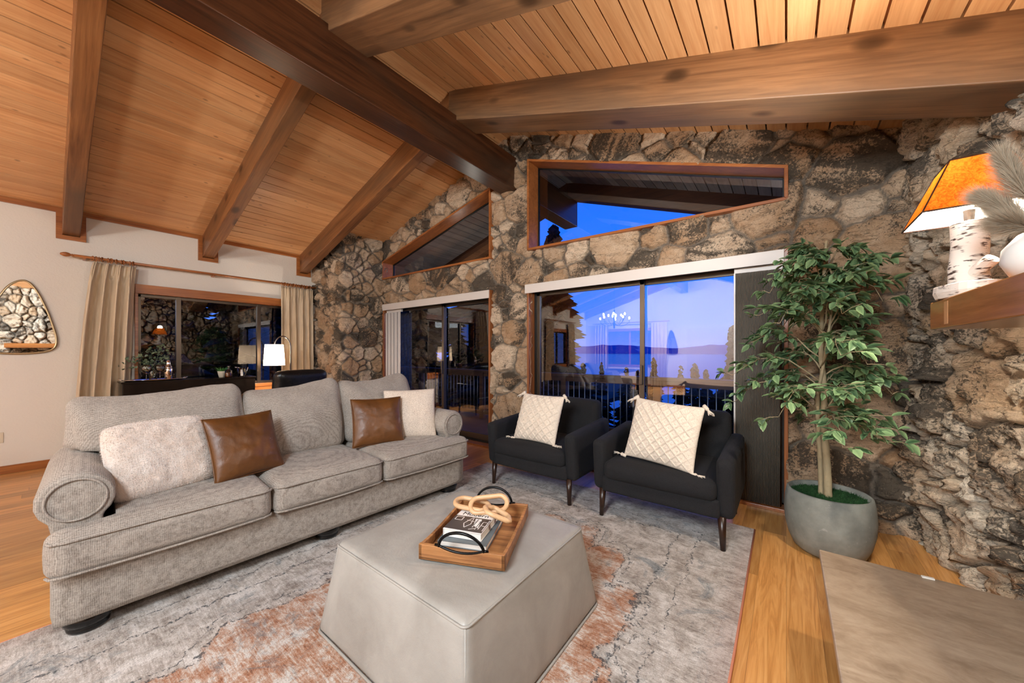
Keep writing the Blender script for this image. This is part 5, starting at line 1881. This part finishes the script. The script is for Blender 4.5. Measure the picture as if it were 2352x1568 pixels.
# ================================================================== FLOOR LAMP, LEATHER CHAIR
fl_ = empty("floor_lamp", (-6.06, 2.08, 0)); T(fl_, "tall floor lamp with white drum shade hanging from a curled nickel arm", "lamp")
MB().lathe([(.13, 0), (.135, .01), (.12, .022), (.03, .03), (.014, .05), (.0001, .05)], (0, .22, 0), 36).build("base", M['nickel'], fl_, smooth=True)
pts = [(0, .22, .04), (0, .22, 1.35)]
pts += [(0, .22 - .11 + .11 * math.cos(a), 1.35 + .17 * math.sin(a)) for a in [PI * k / 18 for k in range(1, 19)]]
pts += [(0, .0 - .012 * k, 1.35 - .025 * k) for k in range(1, 2)]
pts += [(0, .03 - .045 * math.cos(a) , 1.33 - .04 * math.sin(a)) for a in [PI * k / 10 for k in range(2, 14)]]
MB().tube(pts, .010, 10).build("pole", M['nickel'], fl_, smooth=True)
MB().tube([(0, 0, 1.37), (0, 0, 1.44)], .004, 6).build("hanger", M['nickel'], fl_)
s_ = MB().lathe([(.135, 1.085), (.118, 1.395)], (0, 0, 0), 48); s_.f = s_.f[:-2] if len(s_.f[-1]) > 4 else s_.f
s_.build("drum_shade", M['linen'], fl_, smooth=True)
MB().sphere((0, 0, 1.25), .03, 8).build("bulb", M['bulb'], fl_, smooth=True)
add_light("floor_lamp_light", 'POINT', (-6.06, 2.08, 1.18), 60, (1.0, .88, .76), .04)

lc = empty("leather_chair", (-5.22, 1.97, 0), math.radians(4)); T(lc, "black leather club chair behind the sofa near the stone pillar", "chair")
BL = M['blackleather']
soft("seat_cushion", BL, lc, (.58, .52, .16), .06, (.02, 0, .42), n=14, bulge=(0, 0, .02))
V, F = soft_box((.17, .64, .66), .07, n=20, bulge=(.035, 0, .012), wr=.008, seed=3, center=(.0, 0, 0))
V[:, 0] += V[:, 2] * .16 + .26; V[:, 2] += .72
np_mesh("backrest", V, F, BL, lc)
for s in (-1, 1): soft("arm", BL, lc, (.60, .11, .34), .05, (0, s * .30, .46), n=14)
soft("seat_base", BL, lc, (.58, .52, .18), .02, (0, 0, .27), n=10)
for sx in (-1, 1):
    for sy in (-1, 1): MB().tube([(sx * .25, sy * .26, .20), (sx * .26, sy * .27, 0)], [.022, .014], 10).build("leg", M['walnut'], lc, smooth=True)

# ================================================================== DINING END (seen in the reflections)
cd = empty("chandelier", (-3.85, -2.3, 0)); T(cd, "candle arm chandelier over the dining table, mirrored in the right glass door", "chandelier")
MB().lathe([(.0001, 1.93), (.03, 1.96), (.02, 2.0), (.05, 2.06), (.02, 2.14), (.015, 2.4), (.02, 2.45), (.0001, 2.46)], (0, 0, 0), 16).build("column", M['nickel'], cd, smooth=True)
MB().tube([(0, 0, 2.45), (0, 0, ceil_z(-3.85) - .01)], .006, 6).build("chain", M['nickel'], cd)
for k in range(10):
    a = 2 * PI * k / 10; c, s = math.cos(a), math.sin(a)
    R_ = .42 if k % 2 else .30; zz = 2.12 if k % 2 else 2.22
    arm = MB().tube([(c * q * R_, s * q * R_, 2.08 - .09 * math.sin(q * PI) + (zz - 2.08) * q) for q in [i / 8 for i in range(9)]], .007, 6).build("arm", M['nickel'], cd, smooth=True)
    MB().lathe([(.0001, 0), (.03, .008), (.012, .014), (.011, .09), (.0001, .09)], (c * R_, s * R_, zz), 10).build("candle", M['ceramic'], arm, smooth=True)
    MB().sphere((c * R_, s * R_, zz + .115), .024, 6, 1.5).build("bulb", M['bulb2'], arm, smooth=True)
add_light("chandelier_light", 'POINT', (-3.85, -2.3, 2.30), 150, (1.0, .98, .95), .06)
dt = empty("dining_table", (-3.9, -2.3, 0)); T(dt, "dark wooden dining table at the end of the room behind the camera", "table")
MB().box(-.5, .5, -1.0, 1.0, .72, .76).build("table_top", M['walnut'], dt, bevel=.005)
for sx in (-1, 1):
    for sy in (-1, 1): MB().box(sx * .42 - .035, sx * .42 + .035, sy * .9 - .035, sy * .9 + .035, 0, .72).build("leg", M['walnut'], dt)
